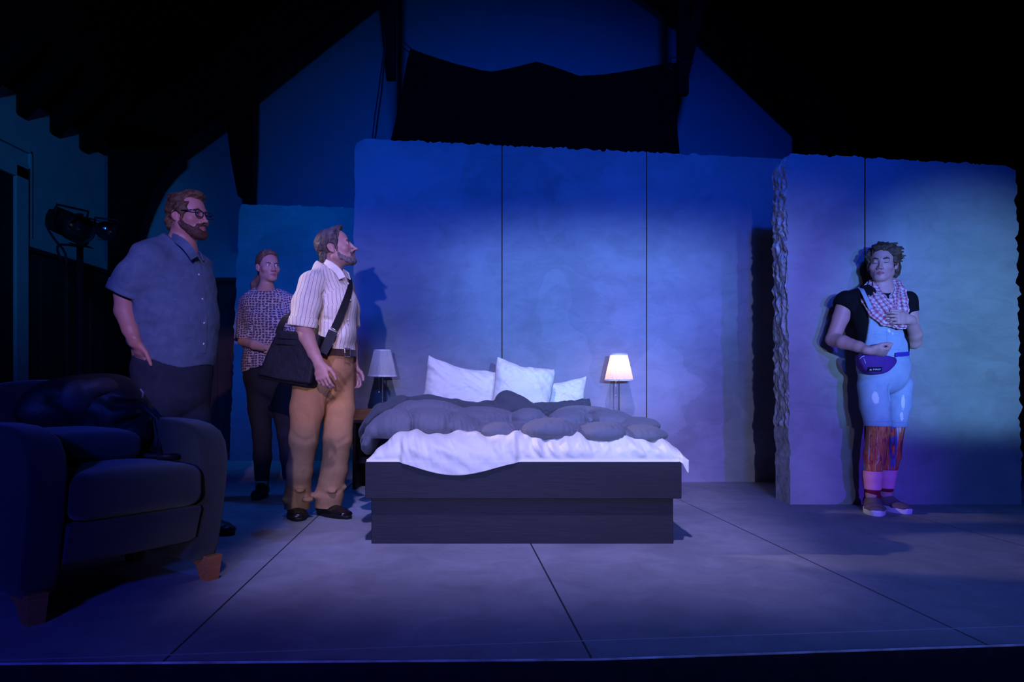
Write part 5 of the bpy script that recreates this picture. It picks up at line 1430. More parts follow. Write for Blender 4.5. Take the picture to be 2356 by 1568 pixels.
# ================================================================== WOMAN IN THE PRINTED BLOUSE
def blouse_woman():
    D = 4.85
    T = lambda x, y, dy=0.0: P(x, y, D + dy)
    root = person('woman in grey floral print blouse and dark jeans with hair tied back', (T(615, 0).x, D, 0))
    H = Head(T(617, 612), (0.66, -0.75, -0.03), (-0.05, -0.03, 1), 0.93)
    fwd = nrm((0.22, -0.97, 0)); rgt = nrm((-0.97, -0.22, 0))
    torso = [(T(613, 672), 0.065, 0.055), (T(617, 690), 0.165, 0.080), (T(617, 735), 0.152, 0.105), (T(616, 790), 0.138, 0.095), (T(616, 830), 0.155, 0.105), (T(618, 870), 0.165, 0.11)]
    shR, elR, wrR = T(569, 697, 0.02), T(560, 784, -0.07), T(630, 806, -0.19)
    shL, elL, wrL = T(668, 695, 0.0), T(682, 782, -0.04), T(652, 808, -0.20)
    legR = [(T(598, 880, 0.0), 0.085, 0.09), (T(598, 940), 0.073, 0.078), (T(603, 1000, -0.02), 0.056, 0.06), (T(604, 1050, 0.0), 0.054, 0.058), (T(602, 1118, 0.02), 0.036, 0.04)]
    legL = [(T(645, 880, 0.02), 0.085, 0.09), (T(652, 940, 0.03), 0.073, 0.078), (T(660, 1000, 0.02), 0.056, 0.06), (T(665, 1050, 0.04), 0.054, 0.058), (T(668, 1116, 0.06), 0.036, 0.04)]
    ftR = ((T(600, 0).x, 4.93), (T(606, 0).x, 4.69)); ftL = ((T(667, 0).x, 4.98), (T(680, 0).x, 4.74))
    body = head_prims(H, False, 0.86, nose=0.97)
    body.append(limb([(H.p(0, -0.022, -0.05), 0.044, 0.048), (T(612, 672, 0.0), 0.050, 0.050)], rgt, 0.03))
    body += [limb(grow(torso, -0.012), rgt, 0.04), limb([(shR, 0.042, 0.042), (elR, 0.036, 0.036)], None, 0.012), limb([(elR, 0.036, 0.036), (T(586, 793, -0.145), 0.034, 0.034), (wrR, 0.024, 0.020)], None, 0.012),
             limb([(shL, 0.042, 0.042), (elL, 0.036, 0.036)], None, 0.012), limb([(elL, 0.036, 0.036), (wrL, 0.024, 0.020)], None, 0.012), limb(legR, rgt, 0.015), limb(legL, rgt, 0.015)]
    body += hand(wrR, (0.92, -0.25, -0.1), (-0.2, -0.95, 0.2), (0, -0.1, 1), ((0.5, 0.7, 0.4),) * 4, 0.92)
    body += hand(wrL, (-0.9, -0.3, -0.1), (0.2, -0.95, 0.2), (0, -0.1, 1), ((0.5, 0.7, 0.4),) * 4, 0.92)
    body += foot_prims(*ftR) + foot_prims(*ftL)
    hx = H.c
    fine = ([(hx[0] - 0.13, hx[0] + 0.13, 0.0032)], [(hx[1] - 0.13, hx[1] + 0.12, 0.0032)], [(hx[2] - 0.15, hx[2] + 0.13, 0.0032)])
    sdf_mesh('body', body, 0.005, skin('fair_skin', (0.46, 0.275, 0.235), (0.36, 0.12, 0.12), (0.46, 0.18, 0.16)), root, fine, 1, {'lips': lips_mask(H), 'flush': flush_mask(H)})
    eyes(H, root, nrm(H.f + np.array([0.55, 0.05, 0.0])), (0.20, 0.28, 0.33), (0.10, 0.06, 0.045), 0.0034, -0.004)
    hr = [H.e((0, -0.018, 0.036), (0.081, 0.100, 0.087), 0.0), H.e((0, 0.02, 0.085), (0.060, 0.060, 0.040), 0.02), H.e((0, -0.085, -0.005), (0.060, 0.035, 0.055), 0.02),
          H.e((0, 0.105, -0.020), (0.105, 0.078, 0.112), 0.010, 'sub'), H.e((0, 0.075, -0.09), (0.12, 0.10, 0.075), 0.01, 'sub'),
          H.e((0.085, -0.008, -0.018), (0.022, 0.022, 0.032), 0.006, 'sub'), H.e((-0.085, -0.008, -0.018), (0.022, 0.022, 0.032), 0.006, 'sub'), H.e((0, 0.0, -0.13), (0.1, 0.10, 0.06), 0.01, 'sub')]
    def comb(x, y, z):
        q = H.loc(np.stack([x, y, z], -1)); a = np.arctan2(q[..., 2] - 0.0, q[..., 0]); return -0.0014 * np.sin(a * 46 + 3 * np.sin(q[..., 1] * 60)) - 0.0010 * wob(x, y, z, 90, 1)
    hr.append(func(comb))
    hm = hair_mat('dark_blond_hair', (0.05, 0.027, 0.018), (0.19, 0.11, 0.07), 40)
    hair = sdf_mesh('hair', hr, 0.003, hm, root)
    pn = [H.p(0, -0.108, -0.02), T(590, 645, 0.08), T(584, 655, 0.08), T(584, 668, 0.08), T(590, 676, 0.07)]
    pp = [limb([(pn[0], 0.020, 0.020), (pn[1], 0.019, 0.019), (pn[2], 0.024, 0.022), (pn[3], 0.020, 0.018), (pn[4], 0.007, 0.007)], None, 0.01), func(lambda x, y, z: -0.003 * wob(x, y, z * 0.2, 120, 2))]
    sdf_mesh('ponytail', pp, 0.003, hm, hair)
    # blouse
    SL = [(shR, 0.058, 0.058), (T(564, 740, -0.0), 0.056, 0.056), (T(562, 779, -0.06), 0.062, 0.058)]
    SL2 = [(shL, 0.058, 0.058), (T(676, 740, -0.02), 0.056, 0.056), (T(681, 779, -0.04), 0.062, 0.058)]
    st = [(T(613, 668), 0.080, 0.070), (T(617, 690), 0.175, 0.092), (T(617, 735), 0.166, 0.122), (T(616, 790), 0.158, 0.115), (T(617, 835), 0.172, 0.125), (T(618, 866), 0.180, 0.13)]
    pr = [limb(st, rgt, 0.03), clip(limb(SL, None, 0.025), T(562, 780, -0.06), (-0.1, 0, -1)), clip(limb(SL2, None, 0.025), T(681, 780, -0.04), (0.1, 0, -1)), ell(T(596, 738, -0.08), (0.055, 0.05, 0.06), None, 0.05), ell(T(638, 738, -0.09), (0.055, 0.05, 0.06), None, 0.05), ell(T(551, 781, 0.02), (0.035, 0.04, 0.016), None, 0.02)]
    # slanting hem, lower at her right side
    pr.append(plane(T(556, 861), nrm((0.30, 0, -1)), 0.004))
    # round neckline with a slit
    pr.append(ell(T(614, 655, -0.02), (0.082, 0.12, 0.062), None, 0.006, 'sub'))
    pr.append(rc(T(623, 668, -0.12), T(626, 686, -0.13), 0.018, 0.004, 0.003, 'sub'))
    def cr(pts, r=0.005, k=0.025):
        for a, b in zip(pts, pts[1:]): pr.append(rc(T(*a), T(*b), r, r, k, 'sub'))
    cr([(580, 715, -0.10), (581, 750, -0.11), (578, 778, -0.1)], 0.007); cr([(583, 810, -0.12), (575, 845, -0.11)], 0.005)
    pr.append(func(lambda x, y, z: -0.0028 * wob(x * 1.4, y, z * 0.6, 24, 2) - 0.0015 * wob(x, y, z, 60, 3)))
    t = NT('floral_print_cotton', 0.85, 0.2); uv = t.attr('cloth_uv').outputs['Vector']; U, Vv, K = t.sep(uv)
    cv = t.comb(U, Vv, 0.0)
    v = t.node('ShaderNodeTexVoronoi', voronoi_dimensions='2D'); t.l.new(cv, v.inputs['Vector']); v.inputs['Scale'].default_value = 56; v.inputs['Randomness'].default_value = 0.35
    d = v.outputs['Distance']; pet = t.noise(t.mapping(cv, (1, 1, 1)), 210, 2, 0.5)
    bg = t.ramp(t.noise(cv, 120, 3), [(0.35, (0.20, 0.18, 0.22)), (0.6, (0.44, 0.41, 0.46))])
    dd = t.math('ADD', d, t.math('MULTIPLY', t.math('SUBTRACT', pet, 0.5), 0.18))
    c = t.mix(t.math('LESS_THAN', dd, 0.36), bg, (0.045, 0.030, 0.10)); c = t.mix(t.math('LESS_THAN', dd, 0.15), c, (0.16, 0.08, 0.14))
    t.color(c); t.bump(t.noise(t.coord(), 20, 4), 0.3, 0.01)
    bl = sdf_mesh('blouse', pr, 0.005, t.m, root, attrs={'cloth_uv': uv_attr([limb_uv(st, rgt), limb_uv(SL), limb_uv(SL2)])})
    # jeans and boots
    pt = [limb([(T(616, 800), 0.146, 0.100), (T(618, 866), 0.165, 0.112), (T(620, 885), 0.160, 0.112)], rgt, 0.03), limb(grow(legR, 0.008), rgt, 0.015), limb(grow(legL, 0.008), rgt, 0.015), plane(T(616, 802), (0, 0, 1), 0.003), plane((0, 0, 0.12), (0, 0, -1), 0.004),
          func(lambda x, y, z: -0.003 * wob(x, y, z * 1.5, 26, 2))]
    sdf_mesh('jeans', pt, 0.006, cloth_mat('dark_denim', (0.016, 0.018, 0.028), 0.9, 0.25), root)
    mb = NT('dark_boot_leather', 0.5, 0.35, (0.008, 0.008, 0.010)).m
    for (h0, t0), a in ((ftR, legR), (ftL, legL)):
        shoe(root, (h0[0], h0[1], 0), (t0[0], t0[1], 0), 0.095, mb, mb, 'boot', 0.13, 0.022)
        sh = [limb([(np.array([h0[0], h0[1] - 0.055, 0.07]), 0.045, 0.048), (np.array([h0[0], h0[1] - 0.05, 0.15]), 0.047, 0.05), (a[3][0], 0.064, 0.068)], rgt, 0.01), plane((0, 0, 0.26), (0, 0, 1), 0.004)]
        sdf_mesh('boot_shaft', sh, 0.006, mb, root)
    settle(root)
blouse_woman()

# ================================================================== MAN WITH GLASSES
def glasses_man():
    D = 3.50
    T = lambda x, y, dy=0.0: P(x, y, D + dy)
    root = person('bearded man with glasses in untucked blue denim shirt, hand in his pocket', (T(395, 0).x, D + 0.05, 0))
    H = Head(T(434, 496), (0.95, -0.31, 0.0), (-0.05, 0, 1), 0.99)
    fwd = nrm((0.86, -0.51, 0)); rgt = nrm((-0.51, -0.86, 0))
    torso = [(T(415, 578), 0.085, 0.075), (T(398, 606), 0.195, 0.120), (T(399, 660), 0.195, 0.165), (T(402, 730), 0.205, 0.185), (T(398, 790), 0.195, 0.180), (T(392, 850), 0.19, 0.165)]
    shR, elR, wrR = T(344, 598, -0.16), T(288, 678, -0.16), T(311, 786, -0.21)
    shL, elL, wrL = T(446, 606, 0.16), T(450, 700, 0.22), T(438, 790, 0.20)
    legR = [(T(366, 890, -0.06), 0.105, 0.11), (T(362, 960, -0.05), 0.095, 0.10), (T(364, 1050, -0.04), 0.07, 0.075), (T(364, 1130, 0.0), 0.062, 0.065), (T(364, 1205, 0.04), 0.042, 0.046)]
    legL = [(T(428, 890, 0.07), 0.105, 0.11), (T(432, 960, 0.07), 0.095, 0.10), (T(436, 1050, 0.07), 0.07, 0.075), (T(436, 1130, 0.10), 0.062, 0.065), (T(434, 1195, 0.13), 0.042, 0.046)]
    ftR = ((T(356, 0).x, 3.58), (T(356, 0).x + 0.20, 3.42)); ftL = ((T(424, 0).x, 3.70), (T(424, 0).x + 0.22, 3.56))
    body = head_prims(H, True, 1.04, fat=0.004)
    body.append(limb([(H.p(0, -0.024, -0.05), 0.058, 0.060), (T(414, 582), 0.072, 0.070)], rgt, 0.03))
    foreR = [(elR, 0.048, 0.048), (T(287, 715, -0.18), 0.047, 0.045), (T(300, 757, -0.20), 0.038, 0.036), (wrR, 0.031, 0.025)]
    body += [limb(grow(torso, -0.012), rgt, 0.04), limb([(shR, 0.062, 0.062), (elR, 0.050, 0.050)], None, 0.012), limb(foreR, None, 0.012), limb([(shL, 0.06, 0.06), (elL, 0.05, 0.05)], None, 0.012), limb([(elL, 0.048, 0.048), (wrL, 0.03, 0.025)], None, 0.012), limb(legR, rgt, 0.04), limb(legL, rgt, 0.04)]
    body += hand(wrR, (0.10, 0.50, -0.86), (-0.50, -0.75, -0.4), (0.85, -0.5, 0), ((0.35, 0.4, 0.2),) * 4, 1.02, ((0.72, 0.68, 0.10), (0.85, 0.50, 0.22), (0.92, 0.36, 0.22)))
    body += hand(wrL, (0.0, 0.1, -1.0), (0.45, 0.88, 0.0), (0.9, -0.4, 0), ((0.4, 0.6, 0.4),) * 4, 1.05)
    body += foot_prims(*ftR) + foot_prims(*ftL)
    hx = H.c
    fine = ([(hx[0] - 0.13, hx[0] + 0.14, 0.0031)], [(hx[1] - 0.12, hx[1] + 0.12, 0.0031)], [(hx[2] - 0.15, hx[2] + 0.13, 0.0031), (0.86, 1.02, 0.0036)])
    sdf_mesh('body', body, 0.0055, skin('pink_skin', (0.42, 0.22, 0.19), (0.30, 0.11, 0.11), (0.46, 0.17, 0.15)), root, fine, 1, {'lips': lips_mask(H), 'flush': flush_mask(H)})
    eyes(H, root, H.f, (0.10, 0.12, 0.14), (0.075, 0.045, 0.03), 0.0042)
    # thumb nail catching the light is part of the hand; hair: short brown curls
    hr = [H.e((0, -0.020, 0.036), (0.086, 0.104, 0.090), 0.0), H.e((0, 0.040, 0.100), (0.056, 0.048, 0.022), 0.02), H.e((0, -0.080, -0.040), (0.060, 0.036, 0.050), 0.02), H.e((0, -0.06, 0.08), (0.06, 0.05, 0.04), 0.02),
          H.t((0.073, 0.020, 0.01), (0.070, 0.020, -0.035), 0.012, 0.009, 0.012), H.t((-0.073, 0.020, 0.01), (-0.070, 0.020, -0.035), 0.012, 0.009, 0.012),
          H.e((0, 0.108, -0.005), (0.12, 0.070, 0.085), 0.012, 'sub'), H.e((0, 0.07, -0.10), (0.11, 0.075, 0.06), 0.01, 'sub'),
          H.e((0.085, -0.010, -0.018), (0.024, 0.024, 0.034), 0.006, 'sub'), H.e((-0.085, -0.010, -0.018), (0.024, 0.024, 0.034), 0.006, 'sub'), H.e((0, -0.01, -0.128), (0.1, 0.10, 0.045), 0.01, 'sub')]
    hr.append(func(lambda x, y, z: -0.0105 * wob(x, y, z, 66, 1) - 0.0065 * wob(x, y, z, 125, 2)))
    sdf_mesh('hair', hr, 0.003, hair_mat('curly_brown_hair', (0.022, 0.012, 0.008), (0.15, 0.085, 0.040), 50, (1, 1, 1)), root)
    bd = [H.t((0.055, 0.004, -0.050), (0.021, 0.068, -0.100), 0.0315, 0.0275, 0.02), H.t((-0.055, 0.004, -0.050), (-0.021, 0.068, -0.100), 0.0315, 0.0275, 0.02), H.e((0, 0.080, -0.106), (0.028, 0.023, 0.025), 0.015), H.e((0, 0.086, -0.0585), (0.027, 0.0150, 0.0095), 0.008), H.t((0.027, 0.078, -0.062), (0.022, 0.080, -0.092), 0.012, 0.014, 0.01), H.t((-0.027, 0.078, -0.062), (-0.022, 0.080, -0.092), 0.012, 0.014, 0.01),
          H.e((0, 0.10, -0.0735), (0.0185, 0.03, 0.0068), 0.004, 'sub'), plane(H.p(0, 0.0, -0.036), nrm(H.u - 0.45 * H.f), 0.012), plane(H.p(0, 0.010, -0.04), -H.f, 0.01)]
    bd.append(func(lambda x, y, z: -0.0026 * wob(x, y, z, 110, 3) - 0.002 * wob(x, y, z, 200, 1)))
    sdf_mesh('beard', bd, 0.003, hair_mat('brown_beard', (0.022, 0.010, 0.009), (0.10, 0.045, 0.032), 70, (1, 1, 1)), root)
    # glasses
    mf = NT('black_acetate', 0.25, 0.5, (0.006, 0.006, 0.010)).m
    gl = bpy.data.objects.new('glasses', None); link(gl, root); gl.empty_display_size = 0.02
    ml = NT('clear_lens', 0.02, 0.5, (0.9, 0.9, 0.95)); ml.b.inputs['Transmission Weight'].default_value = 1.0; ml.b.inputs['Alpha'].default_value = 0.25
    for sx in (-1, 1):
        pts = []
        for i in range(25):
            a = 2 * PI * i / 24; ca, sa = math.cos(a), math.sin(a)
            px = 0.026 * math.copysign(abs(ca) ** 0.6, ca); pz = 0.0165 * math.copysign(abs(sa) ** 0.6, sa)
            pts.append(H.p(sx * 0.034 + px, 0.104 - 0.12 * abs(px + sx * sx * 0) * 0.15 - 0.004 * abs(sx), -0.004 + pz))
        tube('rim', pts, 0.0026, mf, gl, 8)
        bm = bmesh.new(); vs = [bm.verts.new(Vector(p)) for p in pts[:-1]]; bm.faces.new(vs); bmesh.ops.solidify(bm, geom=bm.faces[:], thickness=0.0015); from_bm('lens', bm, ml.m, gl)
        tube('temple', [H.p(sx * 0.060, 0.100, 0.006), H.p(sx * 0.072, 0.088, 0.006), H.p(sx * 0.080, 0.03, 0.006), H.p(sx * 0.084, -0.010, 0.008), H.p(sx * 0.085, -0.030, -0.006)], [0.0034, 0.0034, 0.003, 0.0026, 0.0022], mf, gl, 8)
    tube('bridge', [H.p(-0.010, 0.104, 0.004), H.p(0, 0.108, 0.006), H.p(0.010, 0.104, 0.004)], 0.0024, mf, gl, 8)
    # shirt
    SL = [(shR, 0.090, 0.086), (T(316, 640, -0.17), 0.090, 0.085), (T(289, 672, -0.17), 0.088, 0.082)]
    SL2 = [(shL, 0.085, 0.08), (T(448, 655, 0.19), 0.08, 0.078), (T(450, 690, 0.21), 0.078, 0.074)]
    st = grow(torso[:-1], 0.012) + [(T(396, 846), 0.205, 0.185)]
    nn = nrm((-0.42, 0, -0.9)); c = np.array(_v(T(289, 679, -0.17)))
    pr = [limb(st, rgt, 0.03), clip(limb(SL, None, 0.045), c, nn), clip(limb(SL2, None, 0.03), T(450, 690, 0.21), (0, 0, -1)), limb([(T(405, 560), 0.08, 0.076), (T(414, 584), 0.10, 0.09)], rgt, 0.03)]
    # curved shirt-tail hem
    hem = lambda x, y, z: (0.75 + (900 - 845) * (D - 0.1) / F) - z + 0.085 * (1 - np.minimum(np.abs((x - T(418, 0).x) / 0.165), 1.3) ** 1.6) - 0.085
    def hemf(x, y, z):
        u = (x - T(446, 0).x) / 0.26
        zl = T(0, 848, -0.1).z + 0.115 * np.clip(np.abs(u), 0, 1.3) ** 1.3
        return zl - z
    pr.append(func(hemf, k=0.004, op='int', lo=[-1e3, -1e3, 0], hi=[1e3, 1e3, T(0, 770).z]))
    pr.append(plane(T(412, 556), nrm((0.55, 0, 0.83)), 0.004))
    def cr(pts, r=0.005, k=0.028):
        for a, b in zip(pts, pts[1:]): pr.append(rc(T(*a), T(*b), r, r, k, 'sub'))
    cr([(376, 606, -0.26), (380, 630, -0.275), (368, 650, -0.28), (346, 672, -0.27)], 0.005, 0.02); cr([(345, 660, -0.24), (385, 672, -0.23), (440, 668, -0.2)], 0.004)
    cr([(335, 690, -0.22), (370, 705, -0.24), (420, 702, -0.23)], 0.004); cr([(330, 745, -0.22), (380, 760, -0.24)], 0.003); cr([(430, 800, -0.17), (455, 780, -0.15)], 0.005); cr([(445, 835, -0.15), (468, 800, -0.12)], 0.005)
    pr.append(func(lambda x, y, z: -0.0055 * wob(x, y * 1.3, z * 1.2, 17, 1) - 0.0038 * wob(x * 0.7, y, z * 1.7, 40, 2) - 0.0016 * wob(x, y, z, 90, 3)))
    t = NT('chambray_cotton', 0.85, 0.15); o = t.coord(); n = t.noise(o, 18, 5, 0.65, 0.8); f = t.noise(o, 420, 2, 0.6)
    s = t.math('ADD', t.math('MULTIPLY', n, 0.6), t.math('MULTIPLY', f, 0.4)); t.color(t.ramp(s, [(0.3, (0.055, 0.095, 0.17)), (0.7, (0.105, 0.165, 0.26))])); t.bump(s, 0.4, 0.012)
    den = t.m
    shirt = sdf_mesh('shirt', pr, 0.0055, den, root)
    cp = [T(447, 592, -0.10), T(438, 578, -0.125), T(424, 562, -0.125), T(405, 549, -0.09), T(391, 545, -0.02), T(400, 550, 0.06), T(428, 566, 0.095), T(452, 582, 0.05), T(463, 590, -0.02)]
    cn = [(0.4, -1, 0.2), (0.2, -1, 0.4), (0, -1, 0.4), (-0.6, -0.7, 0.4), (-1, 0, 0.4), (-0.6, 0.8, 0.4), (0, 1, 0.4), (0.7, 0.6, 0.3), (0.9, 0.1, 0.2)]
    ribbon('collar', cp, cn, 0.042, 0.006, den, shirt)
    # placket, buttons and turned-up cuff
    hit = surface(shirt)
    pxs = [(450, 592), (455, 615), (459, 640), (463, 665), (466, 690), (468, 715), (469, 740), (469, 765), (468, 790), (466, 812)]
    ph = [hit(x, y, 0.0015) for x, y in pxs]
    ribbon('placket', [p for p, n in ph], [n for p, n in ph], 0.030, 0.003, den, shirt, 4)
    mbt = NT('pearl_button', 0.3, 0.5, (0.6, 0.6, 0.62)).m
    for (x, y) in [(438, 584), (456, 632), (464, 688), (468, 742), (467, 790)]:
        p_, n_ = hit(x, y, 0.005); b = lathe('button', [(0, 0), (0.0055, 0), (0.0055, 0.003), (0, 0.003)], mbt, shirt, 12); b.matrix_local = Matrix.Translation(p_) @ n_.to_track_quat('Z', 'Y').to_matrix().to_4x4()
    pc = [limb([(T(301, 652, -0.165), 0.097, 0.091), (T(286, 684, -0.17), 0.095, 0.088)], None, 0.0), plane(c, nn, 0.003), plane(np.array(_v(T(302, 658, -0.17))), -nn, 0.003), func(lambda x, y, z: -0.003 * wob(x, y, z, 40, 2))]
    sdf_mesh('cuff', pc, 0.0045, den, shirt)
    # jeans
    pt = [limb([(T(402, 812), 0.182, 0.162), (T(398, 850), 0.195, 0.165), (T(397, 895), 0.190, 0.16)], rgt, 0.03), limb(grow(legR, 0.012), rgt, 0.02), limb(grow(legL, 0.012), rgt, 0.02), plane(T(394, 812), (0, 0, 1), 0.003), plane((0, 0, 0.05), (0, 0, -1), 0.004),
          func(lambda x, y, z: -0.003 * wob(x, y, z, 24, 2))]
    sdf_mesh('jeans', pt, 0.006, cloth_mat('dark_blue_jeans', (0.020, 0.028, 0.048), 0.9, 0.25), root)
    ms = NT('dark_shoe_leather', 0.4, 0.4, (0.012, 0.010, 0.010)).m
    for h0, t0 in (ftR, ftL): shoe(root, (*h0, 0), (*t0, 0), 0.105, ms, ms)
    settle(root)
    inv = Matrix.LocRotScale(root.location, root.rotation_euler, None).inverted(); gl.matrix_parent_inverse = inv
glasses_man()

# ================================================================== MAN LEANING ON THE RIGHT FLAT
def leaning_man():
    D = 4.30
    T = lambda x, y, dy=0.0: P(x, y, D + dy)
    root = person('man in black T-shirt, denim short overalls and pink plaid scarf leaning on the right flat', (T(2025, 0).x, 4.2, 0))
    H = Head(T(2031, 605, 0.02), (-0.58, -0.81, -0.04), (0.09, 0.04, 1), 0.985)
    fwd = nrm((0.16, -0.985, 0)); rgt = nrm((-0.985, -0.16, 0))
    torso = [(T(2032, 668, 0.03), 0.075, 0.060), (T(2021, 688, 0.05), 0.175, 0.090), (T(2024, 730, 0.03), 0.172, 0.112), (T(2031, 795, 0.0), 0.150, 0.102), (T(2033, 845, -0.02), 0.154, 0.100)]
    shR, elR, wrR = T(1946, 690, 0.05), T(1916, 780, 0.06), T(2000, 806, -0.18)
    shL, elL, wrL = T(2088, 690, 0.02), T(2103, 786, -0.02), T(2094, 735, -0.17)
    legR = [(T(2008, 885, -0.04), 0.074, 0.080), (T(2014, 930, -0.06), 0.074, 0.080), (T(2021, 985, -0.07), 0.057, 0.060), (T(2011, 1045, -0.05), 0.055, 0.060), (T(2008, 1095, -0.03), 0.043, 0.048), (T(2008, 1142, -0.01), 0.036, 0.040)]
    legL = [(T(2067, 885, 0.02), 0.070, 0.078), (T(2064, 930, 0.02), 0.064, 0.072), (T(2056, 985, 0.0), 0.052, 0.056), (T(2050, 1045, 0.02), 0.050, 0.056), (T(2041, 1095, 0.03), 0.040, 0.045), (T(2038, 1138, 0.05), 0.034, 0.038)]
    ftR = ((P(2005, 0, 4.345).x, 4.345), (P(2018, 0, 4.095).x, 4.095)); ftL = ((P(2024, 0, 4.40).x, 4.40), (P(2093, 0, 4.165).x, 4.165))
    body = head_prims(H, True, 0.9, closed=True, smile=True, nose=0.98)
    body.append(limb([(H.p(0, -0.022, -0.05), 0.047, 0.052), (T(2032, 670, 0.03), 0.060, 0.058)], rgt, 0.03))
    foreR = [(elR, 0.043, 0.043), (T(1940, 787, -0.03), 0.043, 0.042), (T(1975, 797, -0.12), 0.034, 0.033), (wrR, 0.028, 0.023)]
    foreL = [(elL, 0.043, 0.043), (T(2105, 768, -0.07), 0.042, 0.040), (wrL, 0.028, 0.023)]
    body += [limb(grow(torso, -0.012), rgt, 0.04), limb([(shR, 0.050, 0.050), (T(1935, 730, 0.055), 0.050, 0.048), (elR, 0.042, 0.041)], None, 0.012), limb(foreR, None, 0.012), limb([(shL, 0.050, 0.050), (elL, 0.043, 0.042)], None, 0.012), limb(foreL, None, 0.012), limb(legR, rgt, 0.012), limb(legL, rgt, 0.012)]
    fist = ((1.25, 1.5, 0.9), (1.3, 1.55, 0.9), (1.35, 1.55, 0.9), (1.35, 1.5, 0.9))
    body += hand(wrR, (0.93, -0.34, -0.12), (-0.15, -0.55, -0.82), (0.25, -0.55, 0.8), ((1.05, 1.5, 1.0), (1.15, 1.55, 1.0), (1.25, 1.55, 0.9), (1.3, 1.5, 0.9)), 1.0, ((0.85, 0.45, -0.30), (0.95, 0.05, -0.30), (0.95, -0.15, -0.25)))
    body += hand(wrL, (-0.97, -0.22, 0.10), (0.22, -0.97, 0.08), (0, 0, 1), ((0.55, 0.55, 0.35), (0.55, 0.6, 0.4), (0.6, 0.65, 0.4), (0.7, 0.7, 0.4)), 0.98, ((0.75, 0.60, -0.30), (0.92, 0.15, -0.38), (0.95, -0.05, -0.32)))
    body += foot_prims(*ftR) + foot_prims(*ftL)
    hx = H.c
    wz_ = _v(wrR)[2]
    fine = ([(hx[0] - 0.14, hx[0] + 0.14, 0.0031)], [(hx[1] - 0.13, hx[1] + 0.12, 0.0031), (3.98, 4.14, 0.0036)], [(hx[2] - 0.15, hx[2] + 0.13, 0.0031), (wz_ - 0.08, wz_ + 0.06, 0.0034), (_v(wrL)[2] - 0.06, _v(wrL)[2] + 0.06, 0.0034)])
    sdf_mesh('body', body, 0.0048, skin('fair_pink_skin', (0.52, 0.29, 0.27), (0.36, 0.12, 0.14), (0.50, 0.18, 0.18)), root, fine, 1, {'lips': lips_mask(H), 'flush': flush_mask(H)})
    eyes(H, root, H.f, brow=(0.055, 0.035, 0.025), thick=0.0048, brow_lift=0.002, lids_only=True)
    # teeth showing between the lips, dark lash lines
    sdf_mesh('teeth', [H.t((-0.013, 0.0855, -0.0715), (0.013, 0.0855, -0.0715), 0.0042, None, 0.0)], 0.0022, NT('teeth', 0.3, 0.5, (0.75, 0.72, 0.68)).m, root)
    for sx in (-1, 1): tube('eyelashes', [H.p(sx * 0.020, 0.0885, -0.0065), H.p(sx * 0.032, 0.0885, -0.0085), H.p(sx * 0.044, 0.0835, -0.0055)], 0.0014, NT('lash', 0.7, 0.2, (0.02, 0.012, 0.01)).m, root, 6)
    hr = [H.e((0, -0.020, 0.036), (0.086, 0.104, 0.092), 0.0), H.e((0.0, 0.04, 0.098), (0.062, 0.045, 0.026), 0.02), H.e((-0.050, -0.045, 0.05), (0.050, 0.055, 0.060), 0.02), H.e((-0.070, -0.055, -0.035), (0.028, 0.032, 0.060), 0.02), H.e((0.070, -0.03, -0.01), (0.024, 0.035, 0.055), 0.02),
          H.e((0, -0.085, -0.035), (0.062, 0.034, 0.055), 0.02), H.t((-0.074, 0.028, 0.03), (-0.077, 0.018, -0.012), 0.014, 0.007, 0.012), H.t((0.074, 0.028, 0.03), (0.077, 0.018, -0.020), 0.014, 0.008, 0.012),
          H.e((0, 0.112, -0.012), (0.12, 0.080, 0.092), 0.012, 'sub'), H.e((0, 0.072, -0.105), (0.12, 0.085, 0.066), 0.01, 'sub'),
          H.e((-0.086, -0.004, -0.022), (0.024, 0.020, 0.028), 0.006, 'sub'), H.e((0, 0.0, -0.145), (0.1, 0.10, 0.055), 0.01, 'sub')]
    rnd = random.Random(5)
    for k in range(46):
        a = rnd.uniform(-0.4, PI + 0.4); b = rnd.uniform(-0.5, 0.9)
        q = np.array([math.cos(a) * 0.082, -0.02 + b * 0.07, 0.036 + math.sin(a) * 0.088])
        dvec = np.array([-0.028 + rnd.uniform(-0.02, 0.02), -0.022 * rnd.random() - 0.008, rnd.uniform(-0.012, 0.012)])
        if q[2] < 0.02 and q[0] > 0: continue
        hr.insert(4, H.t(tuple(q - dvec * 0.4), tuple(q + dvec), 0.010, 0.0022, 0.010))
    for q, e2 in [((-0.088, -0.03, 0.050), (-0.122, -0.04, 0.044)), ((-0.086, -0.02, 0.065), (-0.108, -0.03, 0.072)), ((-0.06, -0.02, 0.105), (-0.098, -0.03, 0.098)), ((0.0, 0.02, 0.123), (-0.03, 0.01, 0.131))]: hr.append(H.t(q, e2, 0.008, 0.0018, 0.006))
    def strand(x, y, z):
        q = H.loc(np.stack([x, y, z], -1)); return -0.0035 * np.sin(q[..., 1] * 190 + q[..., 2] * 120 + 4 * np.sin(q[..., 0] * 40)) * 0.6 - 0.003 * wob(x, y, z, 70, 2)
    hr.append(func(strand))
    sdf_mesh('hair', hr, 0.003, hair_mat('tousled_brown_hair', (0.028, 0.016, 0.012), (0.13, 0.075, 0.045), 48), root)
    # black T-shirt
    st = grow(torso, 0.008)
    SL = [(shR, 0.062, 0.060), (T(1943, 700, 0.05), 0.063, 0.062), (T(1938, 722, 0.055), 0.062, 0.060)]; SL2 = [(shL, 0.060, 0.058), (T(2092, 725, 0.01), 0.058, 0.056)]
